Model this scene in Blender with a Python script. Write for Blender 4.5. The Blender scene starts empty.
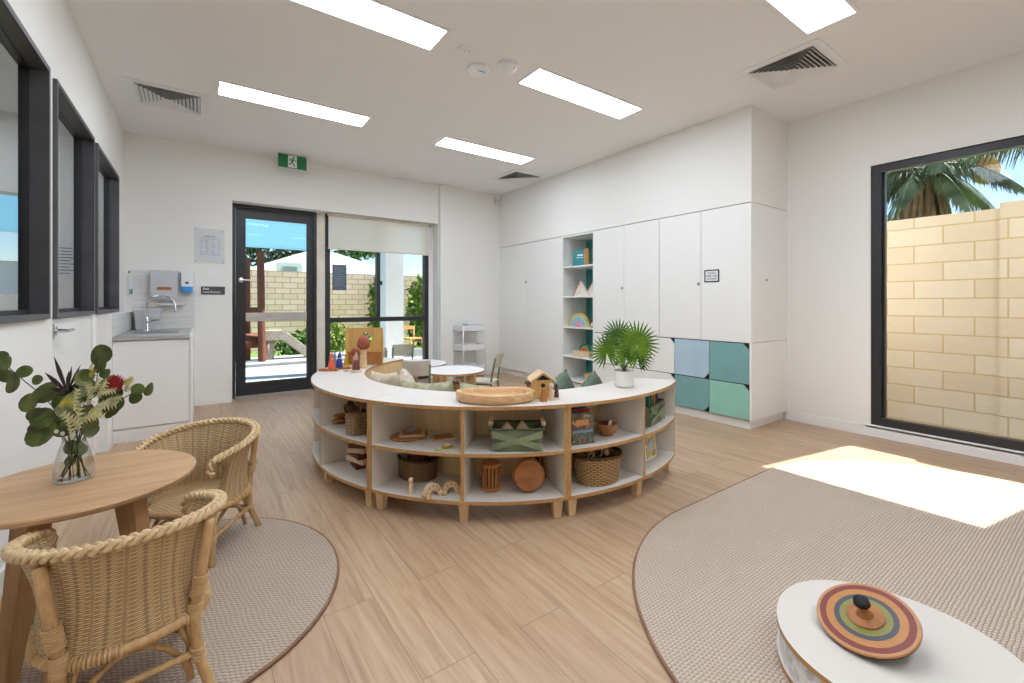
import bpy, bmesh, math, random
from mathutils import Vector, Matrix, noise
R = math.radians
PI = math.pi
scn = bpy.context.scene
COL = scn.collection
rnd = random.Random(7)

# ------------------------------------------------------------------ camera
CAM_H = 1.12; YAW = .6169; F = 440.17; HZ = 303.05
sy, cy = math.sin(YAW), math.cos(YAW)
def at(px, py, z):
    """world point on the horizontal plane z seen at a pixel of the photograph"""
    a = (px-512)/F; b = (HZ-py)/F
    t = (z-CAM_H)/b
    return Vector(((sy+a*cy)*t, (cy-a*sy)*t, z))
def aty(px, py, Y):
    a = (px-512)/F; b = (HZ-py)/F
    t = Y/(cy-a*sy)
    return Vector(((sy+a*cy)*t, Y, CAM_H+b*t))
def atx(px, py, X):
    a = (px-512)/F; b = (HZ-py)/F
    t = X/(sy+a*cy)
    return Vector((X, (cy-a*sy)*t, CAM_H+b*t))
cd = bpy.data.cameras.new('camera'); cam = bpy.data.objects.new('camera', cd); COL.objects.link(cam)
cam.location = (0, 0, CAM_H); cam.rotation_euler = (PI/2, 0, -YAW)
cd.sensor_width = 36; cd.lens = F/1024*36; cd.shift_y = -(341.5-HZ)/1024; cd.clip_start = .02; cd.clip_end = 300
scn.camera = cam

# ------------------------------------------------------------------ materials
def lin(c):
    r = []
    for v in c[:3]:
        v /= 255.
        r.append(v/12.92 if v <= .04045 else ((v+.055)/1.055)**2.4)
    return (*r, 1)
class N:
    def __init__(s, name):
        s.m = bpy.data.materials.new(name); s.m.use_nodes = True
        s.t = s.m.node_tree; s.b = s.t.nodes['Principled BSDF']; s.o = s.t.nodes['Material Output']
    def n(s, typ, **k):
        nd = s.t.nodes.new(typ)
        for a, v in k.items():
            if a.startswith('i_'):
                key = a[2:]; key = int(key) if key.isdigit() else key.replace('_', ' ')
                if isinstance(v, bpy.types.NodeSocket): s.t.links.new(v, nd.inputs[key])
                else: nd.inputs[key].default_value = v
            else: setattr(nd, a, v)
        return nd
    def l(s, a, b): s.t.links.new(a, b)
    def math(s, op, a, b=None, c=None):
        nd = s.t.nodes.new('ShaderNodeMath'); nd.operation = op
        for i, v in enumerate((a, b, c)):
            if v is None: continue
            if isinstance(v, bpy.types.NodeSocket): s.l(v, nd.inputs[i])
            else: nd.inputs[i].default_value = v
        return nd.outputs[0]
    def ramp(s, fac, stops, interp='LINEAR'):
        nd = s.t.nodes.new('ShaderNodeValToRGB'); nd.color_ramp.interpolation = interp
        e = nd.color_ramp.elements
        while len(e) < len(stops): e.new(.5)
        for el, (p, c) in zip(e, stops): el.position = p; el.color = lin(c)
        s.l(fac, nd.inputs[0]); return nd.outputs[0]
    def mix(s, fac, a, b, blend='MIX'):
        nd = s.t.nodes.new('ShaderNodeMix'); nd.data_type = 'RGBA'; nd.blend_type = blend
        for i, v in ((0, fac), (6, a), (7, b)):
            if isinstance(v, bpy.types.NodeSocket): s.l(v, nd.inputs[i])
            else: nd.inputs[i].default_value = v if i == 0 else lin(v)
        return nd.outputs[2]
    def coord(s, kind='Object', scale=(1, 1, 1), rot=(0, 0, 0)):
        tc = s.t.nodes.new('ShaderNodeTexCoord'); mp = s.t.nodes.new('ShaderNodeMapping')
        mp.inputs['Scale'].default_value = scale; mp.inputs['Rotation'].default_value = rot
        s.l(tc.outputs[kind], mp.inputs[0]); return mp.outputs[0]
    def noise(s, vec, scale, detail=3, rough=.5, dist=0):
        return s.n('ShaderNodeTexNoise', i_Vector=vec, i_Scale=scale, i_Detail=detail, i_Roughness=rough, i_Distortion=dist).outputs[0]
    def bump(s, h, strength=.3, dist=.01):
        b = s.n('ShaderNodeBump', i_Height=h, i_Strength=strength, i_Distance=dist); s.l(b.outputs[0], s.b.inputs['Normal'])
    def base(s, c):
        if isinstance(c, bpy.types.NodeSocket): s.l(c, s.b.inputs['Base Color'])
        else: s.b.inputs['Base Color'].default_value = lin(c)
    def set(s, **k):
        for a, v in k.items():
            i = s.b.inputs[a.replace('_', ' ')]
            if isinstance(v, bpy.types.NodeSocket): s.l(v, i)
            else: i.default_value = v
M = {}
def simple(name, c, rough=.5, metal=0, vary=.06, vs=8, bump=0, bs=60, spec=.5, coat=0):
    q = N(name); v = q.coord()
    n1 = q.noise(v, vs, 3)
    dark = tuple(x*(1-vary*2) for x in c)
    lt = tuple(min(255, x*(1+vary*.6)) for x in c)
    q.base(q.ramp(n1, [(.3, dark), (.7, lt)]))
    q.set(Roughness=rough, Metallic=metal, Specular_IOR_Level=spec, Coat_Weight=coat)
    if bump: q.bump(q.noise(v, bs, 4), bump, .003)
    M[name] = q.m; return q.m
def wood(name, c1, c2, scale=6, axis=2, rough=.5, stretch=.12, bump=.08):
    q = N(name); sc = [scale*6]*3; sc[axis] = scale*6*stretch
    v = q.coord(scale=tuple(sc))
    a = q.noise(v, 1, 5, .6, .6); b = q.noise(v, 4, 3, .6)
    f = q.math('ADD', q.math('MULTIPLY', a, .75), q.math('MULTIPLY', b, .25))
    q.base(q.ramp(f, [(.32, c1), (.68, c2)])); q.set(Roughness=rough); q.bump(f, bump, .002)
    M[name] = q.m; return q.m
def weave(name, cl, cd_, a, b, dark=(60, 42, 26), strength=.9, uv='UV', rough=.6, var=10, stake=None):
    """over-and-under weave: strands of pitch b run along u, stakes of pitch a"""
    q = N(name); v = q.coord(uv); sep = q.n('ShaderNodeSeparateXYZ', i_0=v)
    u_, v_ = sep.outputs[0], sep.outputs[1]
    row = q.math('FLOOR', q.math('DIVIDE', v_, b))
    st = q.math('ABSOLUTE', q.math('SINE', q.math('MULTIPLY', v_, PI/b)))
    ph = q.math('ADD', q.math('MULTIPLY', u_, PI/a), q.math('MULTIPLY', row, PI))
    ov = q.math('SINE', ph)
    h = q.math('MULTIPLY', st, q.math('ADD', q.math('MULTIPLY', ov, .35), .65))
    n1 = q.noise(v, var, 3); n2 = q.noise(v, 1.0/b*.5, 2)
    col = q.mix(n1, cd_, cl); col = q.mix(q.math('MULTIPLY', n2, .5), col, cd_)
    if stake:
        sv_ = q.math('ABSOLUTE', q.math('SINE', q.math('MULTIPLY', u_, PI/stake))); wv = q.noise(v, 24, 2)
        col = q.mix(q.math('MULTIPLY', q.math('LESS_THAN', sv_, q.math('MULTIPLY', wv, .6)), .5), col, (150, 124, 98))
    g = q.ramp(h, [(.12, (0, 0, 0)), (.45, (255, 255, 255))])
    q.base(q.mix(g, dark, col)); q.set(Roughness=rough, Specular_IOR_Level=.3); q.bump(h, strength, .004)
    M[name] = q.m; return q.m

def wallmat(name, c):
    q = N(name); v = q.coord(); q.base(c); q.set(Roughness=.75, Specular_IOR_Level=.25)
    q.bump(q.noise(v, 180, 2), .04, .001); M[name] = q.m
wallmat('wall_paint', (236, 235, 232)); wallmat('ceiling_paint', (238, 238, 237)); wallmat('skirt_paint', (238, 238, 236))
for n_, c_, r_ in (('laminate_white', (237, 237, 235), .42), ('laminate_warm', (216, 210, 202), .38), ('laminate_inner', (216, 208, 194), .5)):
    q = N(n_); q.base(c_); q.set(Roughness=r_, Specular_IOR_Level=.4); M[n_] = q.m
simple('dark_frame', (44, 44, 48), .4, vary=.05)
simple('dark_frame_mid', (80, 80, 84), .4, vary=.05)
simple('black', (12, 12, 13), .6)
simple('bench_grey', (172, 171, 169), .3, vary=.008, vs=120)
simple('chrome', (215, 216, 218), .12, metal=1, vary=.01)
simple('steel', (170, 170, 170), .3, metal=1, vary=.03)
simple('plastic_white', (236, 237, 238), .35, vary=.01)
simple('plastic_grey', (205, 206, 210), .35, vary=.01)
simple('blue_plastic', (60, 150, 225), .3, vary=.02)
simple('teal', (121, 168, 167), .5, vary=.015)
simple('deep_teal', (70, 150, 150), .5, vary=.02)
simple('mint', (146, 200, 184), .5, vary=.015)
simple('pale_blue', (176, 203, 220), .5, vary=.015)
simple('green_sign', (10, 116, 62), .4, vary=.02)
simple('sign_grey', (78, 76, 78), .5, vary=.02)
simple('notice_grey', (105, 115, 130), .5, vary=.1, vs=30)
simple('paper', (232, 234, 238), .6, vary=.01)
simple('ink', (120, 124, 132), .7, vary=.1)
simple('white_print', (240, 240, 240), .5, vary=.01)
simple('cream_panel', (228, 222, 206), .6, vary=.02)
wood('oak', (176, 136, 96), (206, 168, 128), 4, 0, .4, .08)
wood('oak_leg', (158, 118, 76), (190, 150, 106), 4, 2, .45, .08)
wood('ply_edge', (164, 118, 66), (200, 156, 100), 10, 0, .5, .3)
wood('birch', (208, 176, 130), (226, 198, 154), 3, 2, .5, .1, .03)
wood('pale_wood', (206, 172, 128), (228, 200, 160), 6, 0, .5, .15)
wood('tray_wood', (188, 142, 92), (224, 188, 140), 6, 0, .55, .2, .2)
wood('honey_wood', (196, 148, 78), (220, 178, 108), 6, 2, .5, .15)
wood('mid_wood', (150, 92, 44), (186, 124, 66), 8, 2, .4, .2)
wood('dark_wood', (70, 34, 22), (104, 56, 34), 8, 2, .45, .2)
wood('orange_wood', (138, 84, 42), (188, 124, 68), 3, 0, .4, .3)
wood('red_wood', (84, 26, 24), (112, 40, 34), 8, 2, .5, .2)
wood('pale_block', (206, 176, 140), (224, 200, 168), 8, 0, .5, .2)
wood('cane', (172, 134, 88), (208, 172, 122), 10, 2, .45, .25, .25)
wood('cane_wrap', (182, 146, 98), (216, 184, 136), 14, 0, .5, .15, .4)
wood('braid_cane', (182, 150, 106), (226, 200, 158), 12, 2, .55, .6, .5)
wood('log_brown', (96, 52, 36), (130, 76, 54), 3, 2, .8, .15, .3)
wood('log_grey', (168, 162, 156), (206, 200, 192), 3, 0, .8, .15, .3)
wood('brick_red_wood', (140, 66, 44), (170, 88, 62), 10, 2, .7, .5, .2)
simple('coral', (226, 92, 66), .6, vary=.04); simple('royal_blue', (48, 62, 150), .6, vary=.04)
simple('mustard', (196, 150, 30), .6, vary=.04); simple('dusty_pink', (190, 150, 148), .6, vary=.04)
simple('maroon', (112, 60, 58), .6, vary=.04); simple('skin_wood', (226, 190, 150), .6, vary=.02)
simple('light_blue_felt', (120, 150, 180), .7)
simple('sage_fabric', (112, 128, 112), .9, vary=.08, vs=20, bump=.3, bs=300, spec=.1)
simple('olive_fabric', (172, 168, 138), .9, vary=.1, vs=20, bump=.3, bs=300, spec=.1)
simple('linen_fabric', (206, 194, 170), .9, vary=.06, vs=20, bump=.3, bs=300, spec=.1)
simple('cream_fabric', (222, 212, 196), .9, vary=.06, vs=40, bump=.3, bs=300, spec=.1)
simple('chair_green', (98, 124, 92), .5, vary=.03)
simple('green_lacing', (150, 160, 124), .7)
simple('chair_beige', (216, 210, 196), .6, vary=.03)
simple('pot_white', (240, 238, 234), .35, vary=.01)
simple('soil', (50, 38, 28), .9, vary=.2, vs=60, bump=.5)
simple('palm_green', (92, 128, 24), .5, vary=.16, vs=14, spec=.2)
simple('palm_green_dark', (58, 92, 22), .5, vary=.16, vs=14, spec=.2)
simple('palm_stem', (96, 110, 40), .6)
simple('euca_green', (94, 106, 54), .55, vary=.2, vs=18, spec=.2)
simple('euca_grey', (136, 144, 100), .55, vary=.15, vs=18, spec=.2)
simple('stem_green', (86, 88, 44), .6, vary=.1)
simple('stem_brown', (98, 66, 44), .7, vary=.1)
simple('dark_petal', (48, 28, 24), .5, vary=.2, vs=40)
simple('red_petal', (160, 18, 28), .6, vary=.15, vs=60)
simple('lime_leaf', (196, 190, 60), .5, vary=.15, vs=30)
simple('cream_leaf', (208, 204, 150), .6, vary=.12, vs=30)
simple('white_blossom', (240, 238, 230), .6)
simple('foliage', (92, 132, 52), .7, vary=.3, vs=5)
simple('foliage_dark', (58, 78, 44), .7, vary=.3, vs=5)
simple('foliage_lime', (136, 160, 60), .7, vary=.25, vs=5)
simple('grass', (110, 150, 60), .9, vary=.25, vs=10, bump=.5, bs=40)
simple('concrete', (176, 175, 174), .8, vary=.05, vs=3, bump=.15, bs=40)
simple('paving_grey', (170, 176, 184), .8, vary=.05, vs=3)
simple('white_render', (244, 243, 240), .7, vary=.01)
simple('roof_tile', (180, 180, 180), .7, vary=.06, vs=6)
simple('palm_pod', (214, 168, 104), .8, vary=.1)
simple('frond_green', (112, 128, 92), .6, vary=.25, vs=3)
simple('frond_dead', (140, 112, 84), .8, vary=.25, vs=4)
simple('pebble', (190, 176, 160), .9, vary=.2, vs=60, bump=.6, bs=50)
simple('orange_frame', (222, 160, 96), .6)
simple('book_teal', (56, 150, 160), .5, vary=.05); simple('book_orange', (214, 150, 80), .5)
simple('book_red', (170, 52, 44), .5); simple('book_navy', (42, 60, 120), .5); simple('book_yellow', (226, 190, 60), .5)
simple('book_green', (92, 120, 70), .5, vary=.3, vs=60); simple('book_grey', (176, 180, 190), .5, vary=.1, vs=40)
simple('rainbow_pink', (232, 150, 170), .6); simple('rainbow_blue', (150, 196, 214), .6); simple('rainbow_mint', (172, 212, 190), .6)
simple('rainbow_gold', (226, 176, 84), .6); simple('rainbow_teal', (20, 110, 120), .6); simple('rainbow_red', (206, 62, 44), .6)
simple('rainbow_green', (70, 150, 80), .6); simple('amber', (214, 150, 50), .5); simple('glass_grey', (150, 160, 165), .3)
simple('bone_white', (232, 224, 214), .6, vary=.05); simple('rug_binding', (150, 112, 90), .8, vary=.08)
simple('mesh_grey', (216, 216, 214), .6)
simple('vent_dark', (60, 60, 60), .8)
simple('shade_black', (18, 16, 16), .5)

weave('rattan_weave', (234, 210, 168), (204, 172, 126), .022, .0062, (140, 110, 76), .7, stake=.033)
weave('rattan_seat', (220, 192, 148), (184, 150, 106), .018, .009, (120, 92, 62), .7)
weave('seagrass', (190, 150, 98), (150, 108, 62), .02, .012, (62, 40, 20), 1)
weave('seagrass_light', (208, 172, 122), (172, 130, 82), .022, .016, (78, 52, 28), 1)
weave('seagrass_dark', (176, 142, 100), (136, 102, 66), .018, .012, (52, 36, 22), 1)
weave('green_weave', (158, 166, 132), (128, 138, 104), .014, .007, (84, 92, 66), .6)
weave('leaf_weave', (206, 174, 130), (150, 114, 76), .024, .013, (70, 48, 30), 1, var=40)

# floor: oak vinyl planks laid along Y
q = N('floor_planks'); v = q.coord(rot=(0, 0, PI/2))
br = q.n('ShaderNodeTexBrick', i_Vector=v, i_Scale=1., i_Mortar_Size=.0012, i_Mortar_Smooth=.3, i_Brick_Width=1.22, i_Row_Height=.18, i_Bias=0., offset=.37)
br.inputs['Color1'].default_value = (0, 0, 0, 1); br.inputs['Color2'].default_value = (1, 1, 1, 1); br.inputs['Mortar'].default_value = (.5, .5, .5, 1)
rndv = q.n('ShaderNodeSeparateColor', i_0=br.outputs[0]).outputs[0]
tc = q.coord(scale=(26, 1.6, 1)); sh = q.n('ShaderNodeVectorMath', operation='ADD', i_0=tc)
cmb = q.n('ShaderNodeCombineXYZ', i_0=q.math('MULTIPLY', rndv, 13.), i_1=q.math('MULTIPLY', rndv, 31.)); q.l(cmb.outputs[0], sh.inputs[1])
g1 = q.noise(sh.outputs[0], 1., 6, .62, 1.2)
tc2 = q.coord(scale=(70, 3, 1)); g2 = q.noise(tc2, 1., 4, .6, .3)
g = q.math('ADD', q.math('MULTIPLY', g1, .7), q.math('MULTIPLY', g2, .3))
c1 = q.ramp(g, [(.25, (142, 112, 84)), (.48, (184, 154, 124)), (.72, (206, 180, 151))])
c2 = q.mix(q.math('MULTIPLY', rndv, .32), c1, (160, 126, 98))
c3 = q.mix(br.outputs[1], c2, (128, 98, 72))
q.base(c3); q.set(Roughness=q.math('ADD', q.math('MULTIPLY', g, .12), .33), Specular_IOR_Level=.45); q.bump(q.math('SUBTRACT', g, q.math('MULTIPLY', br.outputs[1], .6)), .08, .002)
M['floor'] = q.m
# looped rug: rows of woollen loops
def rugmat(name, ang, cl, cdk):
    q = N(name); v = q.coord(rot=(0, 0, ang))
    nz = q.n('ShaderNodeTexNoise', i_Vector=v, i_Scale=9., i_Detail=2.)
    sep = q.n('ShaderNodeSeparateXYZ', i_0=v); a, b = .018, .012
    row = q.math('FLOOR', q.math('DIVIDE', sep.outputs[1], b))
    yy = q.math('ABSOLUTE', q.math('SINE', q.math('ADD', q.math('MULTIPLY', sep.outputs[1], PI/b), q.math('MULTIPLY', q.noise(v, 30, 2), 2.2))))
    ph = q.math('ADD', q.math('ADD', q.math('MULTIPLY', sep.outputs[0], PI/a), q.math('MULTIPLY', row, PI*.5)), q.math('MULTIPLY', nz.outputs[0], 5.))
    xx = q.math('ABSOLUTE', q.math('SINE', ph))
    h = q.math('MULTIPLY', q.math('POWER', yy, .6), q.math('ADD', q.math('MULTIPLY', xx, .75), .25))
    fine = q.noise(v, 260, 2)
    col = q.ramp(h, [(.05, cdk), (.55, cl)]); col = q.mix(q.math('MULTIPLY', fine, .3), col, cdk)
    q.base(col); q.set(Roughness=.95, Specular_IOR_Level=.1); q.bump(h, .8, .006)
    M[name] = q.m
rugmat('rug_loops', 0, (212, 197, 178), (156, 139, 120))
rugmat('rug_loops_small', .5, (204, 189, 171), (142, 127, 110))
# block wall
def blocks(name, rot, c1, c2, mort):
    q = N(name); v = q.coord(rot=rot)
    n = q.noise(v, 30, 3)
    br = q.n('ShaderNodeTexBrick', i_Vector=v, i_Scale=1., i_Mortar_Size=.006, i_Mortar_Smooth=.2, i_Brick_Width=.40, i_Row_Height=.166, offset=.5)
    for k_, c in (('Color1', c1), ('Color2', c2), ('Mortar', mort)): br.inputs[k_].default_value = lin(c)
    q.base(q.mix(q.math('MULTIPLY', n, .35), br.outputs[0], mort)); q.set(Roughness=.9)
    q.bump(q.math('SUBTRACT', n, q.math('MULTIPLY', br.outputs[1], 1.)), .5, .006); M[name] = q.m
blocks('block_x', (0, 0, 0), (236, 216, 186), (226, 200, 168), (212, 176, 116))   # wall in the YZ plane (rotated below)

q = N('block_yz'); tcn = q.coord(); sp = q.n('ShaderNodeSeparateXYZ', i_0=tcn); cb = q.n('ShaderNodeCombineXYZ', i_0=sp.outputs[1], i_1=sp.outputs[2])
n = q.noise(tcn, 25, 4); br = q.n('ShaderNodeTexBrick', i_Vector=cb.outputs[0], i_Scale=1., i_Mortar_Size=.007, i_Mortar_Smooth=.2, i_Brick_Width=.40, i_Row_Height=.166, offset=.5)
for k_, c in (('Color1', (240, 224, 202)), ('Color2', (230, 208, 182)), ('Mortar', (214, 186, 140))): br.inputs[k_].default_value = lin(c)
q.base(q.mix(q.math('MULTIPLY', n, .3), br.outputs[0], (206, 178, 140))); q.set(Roughness=.9); q.bump(q.math('SUBTRACT', n, br.outputs[1]), .5, .006); M['block_x'] = q.m
q = N('block_y'); tcn = q.coord(); sp = q.n('ShaderNodeSeparateXYZ', i_0=tcn); cb = q.n('ShaderNodeCombineXYZ', i_0=sp.outputs[0], i_1=sp.outputs[2])
n = q.noise(tcn, 12, 4); br = q.n('ShaderNodeTexBrick', i_Vector=cb.outputs[0], i_Scale=1., i_Mortar_Size=.011, i_Mortar_Smooth=.2, i_Brick_Width=.33, i_Row_Height=.135, offset=.5)
for k_, c in (('Color1', (252, 228, 202)), ('Color2', (240, 212, 182)), ('Mortar', (206, 170, 126))): br.inputs[k_].default_value = lin(c)
q.base(br.outputs[0]); q.set(Roughness=.9); M['block_y'] = q.m
# roller blind, glass, vase glass, light diffuser, shade sail
q = N('glass'); tr = q.n('ShaderNodeBsdfTransparent', i_Color=(.93, .95, .95, 1)); gl = q.n('ShaderNodeBsdfGlossy', i_Roughness=.02)
lw = q.n('ShaderNodeLayerWeight', i_Blend=.5); fz = q.math('ADD', q.math('MULTIPLY', q.math('POWER', lw.outputs[1], 5.), .6), .008); mx = q.n('ShaderNodeMixShader', i_0=fz, i_1=tr.outputs[0], i_2=gl.outputs[0]); q.l(mx.outputs[0], q.o.inputs[0]); M['glass'] = q.m
q = N('vase_glass'); tr = q.n('ShaderNodeBsdfTransparent', i_Color=(.94, .96, .96, 1)); gl = q.n('ShaderNodeBsdfGlossy', i_Roughness=.03)
lw = q.n('ShaderNodeLayerWeight', i_Blend=.35); f = q.math('POWER', lw.outputs[1], 1.6); mx = q.n('ShaderNodeMixShader', i_0=f, i_1=tr.outputs[0], i_2=gl.outputs[0]); q.l(mx.outputs[0], q.o.inputs[0]); M['vase_glass'] = q.m
def translucent(name, c, fac, trans=.0):
    q = N(name); d = q.n('ShaderNodeBsdfDiffuse', i_Color=lin(c)); t = q.n('ShaderNodeBsdfTranslucent', i_Color=lin(c))
    m1 = q.n('ShaderNodeMixShader', i_0=fac, i_1=d.outputs[0], i_2=t.outputs[0]); out = m1.outputs[0]
    if trans:
        tp = q.n('ShaderNodeBsdfTransparent'); m2 = q.n('ShaderNodeMixShader', i_0=trans, i_1=out, i_2=tp.outputs[0]); out = m2.outputs[0]
    q.l(out, q.o.inputs[0]); M[name] = q.m
translucent('blind_fabric', (242, 236, 224), .3, .1)
translucent('sail_blue', (150, 200, 220), .5)
translucent('frosted', (222, 232, 236), .5, .35)
translucent('acrylic', (236, 240, 242), .5, .75)
def emit(name, c, s):
    q = N(name); e = q.n('ShaderNodeEmission', i_Color=(*c, 1), i_Strength=s); q.l(e.outputs[0], q.o.inputs[0]); M[name] = q.m
LIGHT = 10.5
emit('diffuser', (.905, .985, 1.09), LIGHT)
# painted spinning top, rings by radius
q = N('painted_rings'); v = q.coord(); sp = q.n('ShaderNodeSeparateXYZ', i_0=v)
r_ = q.math('SQRT', q.math('ADD', q.math('MULTIPLY', sp.outputs[0], sp.outputs[0]), q.math('MULTIPLY', sp.outputs[1], sp.outputs[1])))
rr = q.math('DIVIDE', q.math('ADD', r_, q.math('MULTIPLY', q.noise(v, 20, 2), .004)), .125)
col = q.ramp(rr, [(0, (150, 92, 58)), (.2, (178, 124, 96)), (.37, (134, 128, 58)), (.53, (62, 70, 80)), (.64, (184, 122, 60)), (.80, (122, 44, 36)), (.93, (186, 130, 82))], 'CONSTANT')
col = q.mix(q.ramp(q.noise(q.coord(scale=(90, 14, 14)), 1., 5, .7), [(.5, (0, 0, 0)), (.75, (150, 150, 150))]), col, (104, 64, 42))
q.base(col); q.set(Roughness=.42); M['painted_rings'] = q.m
# colourful cover
q = N('storybook_cover'); v = q.coord(); vo = q.n('ShaderNodeTexVoronoi', i_Vector=v, i_Scale=70.); sc_ = q.n('ShaderNodeSeparateColor', i_0=vo.outputs['Color'])
q.base(q.ramp(sc_.outputs[0], [(0, (84, 96, 70)), (.2, (140, 96, 66)), (.4, (76, 128, 122)), (.55, (104, 66, 52)), (.7, (172, 150, 112)), (.85, (88, 84, 92))], 'CONSTANT')); q.set(Roughness=.5); M['storybook_cover'] = q.m
q = N('yellow_pattern'); v = q.coord(); vo = q.n('ShaderNodeTexVoronoi', i_Vector=v, i_Scale=70.); sc_ = q.n('ShaderNodeSeparateColor', i_0=vo.outputs['Color'])
q.base(q.ramp(sc_.outputs[0], [(0, (206, 176, 60)), (.35, (176, 150, 70)), (.55, (228, 214, 170)), (.75, (120, 120, 60))], 'CONSTANT')); q.set(Roughness=.5); M['yellow_pattern'] = q.m
q = N('marble_laminate'); v = q.coord(); q.base(q.ramp(q.noise(v, 14, 6, .7, 1.5), [(.35, (172, 172, 174)), (.55, (222, 221, 219)), (.8, (236, 235, 232))])); q.set(Roughness=.5); M['marble_laminate'] = q.m
q = N('splash_tile'); v = q.coord(scale=(1, 1, 40)); q.base(q.ramp(q.noise(v, 1, 3), [(.3, (214, 213, 210)), (.7, (232, 231, 229))])); q.set(Roughness=.3); M['splash_tile'] = q.m

# ------------------------------------------------------------------ mesh helpers
def B(): return bmesh.new()
def box(bm, x0, x1, y0, y1, z0, z1, mi=0):
    vs = [bm.verts.new((x, y, z)) for z in (z0, z1) for x, y in ((x0, y0), (x1, y0), (x1, y1), (x0, y1))]
    out = []
    for idx in ((3, 2, 1, 0), (4, 5, 6, 7), (0, 1, 5, 4), (1, 2, 6, 5), (2, 3, 7, 6), (3, 0, 4, 7)):
        f = bm.faces.new([vs[i] for i in idx]); f.material_index = mi; out.append(f)
    return vs
def xform(bm, verts, mtx): bmesh.ops.transform(bm, matrix=mtx, verts=verts)
def prism(bm, pts, z0, z1, mi=0, side_mi=None):
    a = [bm.verts.new((x, y, z0)) for x, y in pts]; b = [bm.verts.new((x, y, z1)) for x, y in pts]; n = len(pts)
    f = bm.faces.new(a[::-1]); f.material_index = mi; f = bm.faces.new(b); f.material_index = mi
    for i in range(n):
        f = bm.faces.new([a[i], a[(i+1) % n], b[(i+1) % n], b[i]]); f.material_index = mi if side_mi is None else side_mi
    return a+b
def lathe(bm, prof, seg=32, mi=0, c=(0, 0), uv=False):
    rings = []; allv = []
    uvl = bm.loops.layers.uv.verify() if uv else None
    for r, z in prof:
        if r < 1e-6: rr = [bm.verts.new((c[0], c[1], z))]
        else: rr = [bm.verts.new((c[0]+r*math.cos(2*PI*i/seg), c[1]+r*math.sin(2*PI*i/seg), z)) for i in range(seg)]
        rings.append(rr); allv += rr
    L = 0; R0 = max(p[0] for p in prof)
    for k in range(len(prof)-1):
        a, b = rings[k], rings[k+1]; L2 = L+math.hypot(prof[k+1][0]-prof[k][0], prof[k+1][1]-prof[k][1])
        for i in range(seg):
            j = (i+1) % seg
            if len(a) == 1 and len(b) == 1: continue
            if len(a) == 1: f = bm.faces.new([a[0], b[j], b[i]]) if False else bm.faces.new([a[0], b[i], b[j]][::-1]); uvs = [((i+.5), L), (j, L2), (i, L2)]
            elif len(b) == 1: f = bm.faces.new([a[i], a[j], b[0]]); uvs = [(i, L), (i+1, L), (i+.5, L2)]
            else: f = bm.faces.new([a[i], a[j], b[j], b[i]]); uvs = [(i, L), (i+1, L), (i+1, L2), (i, L2)]
            f.material_index = mi
            if uv:
                for lp, (uu, vv) in zip(f.loops, uvs): lp[uvl].uv = (uu/seg*2*PI*R0, vv)
        L = L2
    return allv
def tube(bm, pts, r, seg=8, closed=False, mi=0, caps=True):
    pts = [Vector(p) for p in pts]; n = len(pts)
    rs = r if isinstance(r, (list, tuple)) else [r]*n
    tang = []
    for i in range(n):
        if closed: t = pts[(i+1) % n]-pts[i-1]
        else: t = pts[min(i+1, n-1)]-pts[max(i-1, 0)]
        tang.append(t.normalized() if t.length > 1e-9 else Vector((0, 0, 1)))
    up = Vector((0, 0, 1)) if abs(tang[0].z) < .9 else Vector((1, 0, 0))
    nrm = (up-tang[0]*up.dot(tang[0])).normalized(); rings = []; allv = []
    for i in range(n):
        nrm = nrm-tang[i]*nrm.dot(tang[i])
        nrm = nrm.normalized() if nrm.length > 1e-6 else tang[i].orthogonal().normalized()
        bn = tang[i].cross(nrm)
        rg = [bm.verts.new(pts[i]+(nrm*math.cos(2*PI*k/seg)+bn*math.sin(2*PI*k/seg))*rs[i]) for k in range(seg)]
        rings.append(rg); allv += rg
    m = n if closed else n-1
    for i in range(m):
        a, b = rings[i], rings[(i+1) % n]
        for k in range(seg):
            f = bm.faces.new([a[k], a[(k+1) % seg], b[(k+1) % seg], b[k]]); f.material_index = mi; f.smooth = True
    if caps and not closed:
        f = bm.faces.new(rings[0][::-1]); f.material_index = mi
        f = bm.faces.new(rings[-1]); f.material_index = mi
    return allv
def grid(bm, fn, nu, nv, closed_u=False, mi=0, su=1., sv=1.):
    uvl = bm.loops.layers.uv.verify()
    cols = nu if closed_u else nu+1
    V = [[bm.verts.new(fn(i/nu, j/nv)) for j in range(nv+1)] for i in range(cols)]
    for i in range(nu):
        i2 = (i+1) % cols
        for j in range(nv):
            try: f = bm.faces.new([V[i][j], V[i2][j], V[i2][j+1], V[i][j+1]])
            except ValueError: continue
            f.material_index = mi; f.smooth = True
            for lp, (uu, vv) in zip(f.loops, ((i, j), (i+1, j), (i+1, j+1), (i, j+1))): lp[uvl].uv = (uu/nu*su, vv/nv*sv)
    return [v for c in V for v in c]
def sphere(bm, c, r, seg=16, ring=10, sc=(1, 1, 1), mi=0):
    prof = [(math.sin(PI*k/ring), -math.cos(PI*k/ring)) for k in range(ring+1)]
    prof[0] = (0, -1); prof[-1] = (0, 1)
    vs = lathe(bm, prof, seg, mi)
    xform(bm, vs, Matrix.Translation(c) @ Matrix.Diagonal((r*sc[0], r*sc[1], r*sc[2], 1))); return vs
def bevel(bm, w=.004, seg=2, angle=R(40)):
    es = [e for e in bm.edges if len(e.link_faces) == 2 and e.calc_face_angle(0) > angle]
    if es: bmesh.ops.bevel(bm, geom=es, offset=w, segments=seg, affect='EDGES', profile=.7, clamp_overlap=True)
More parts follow.
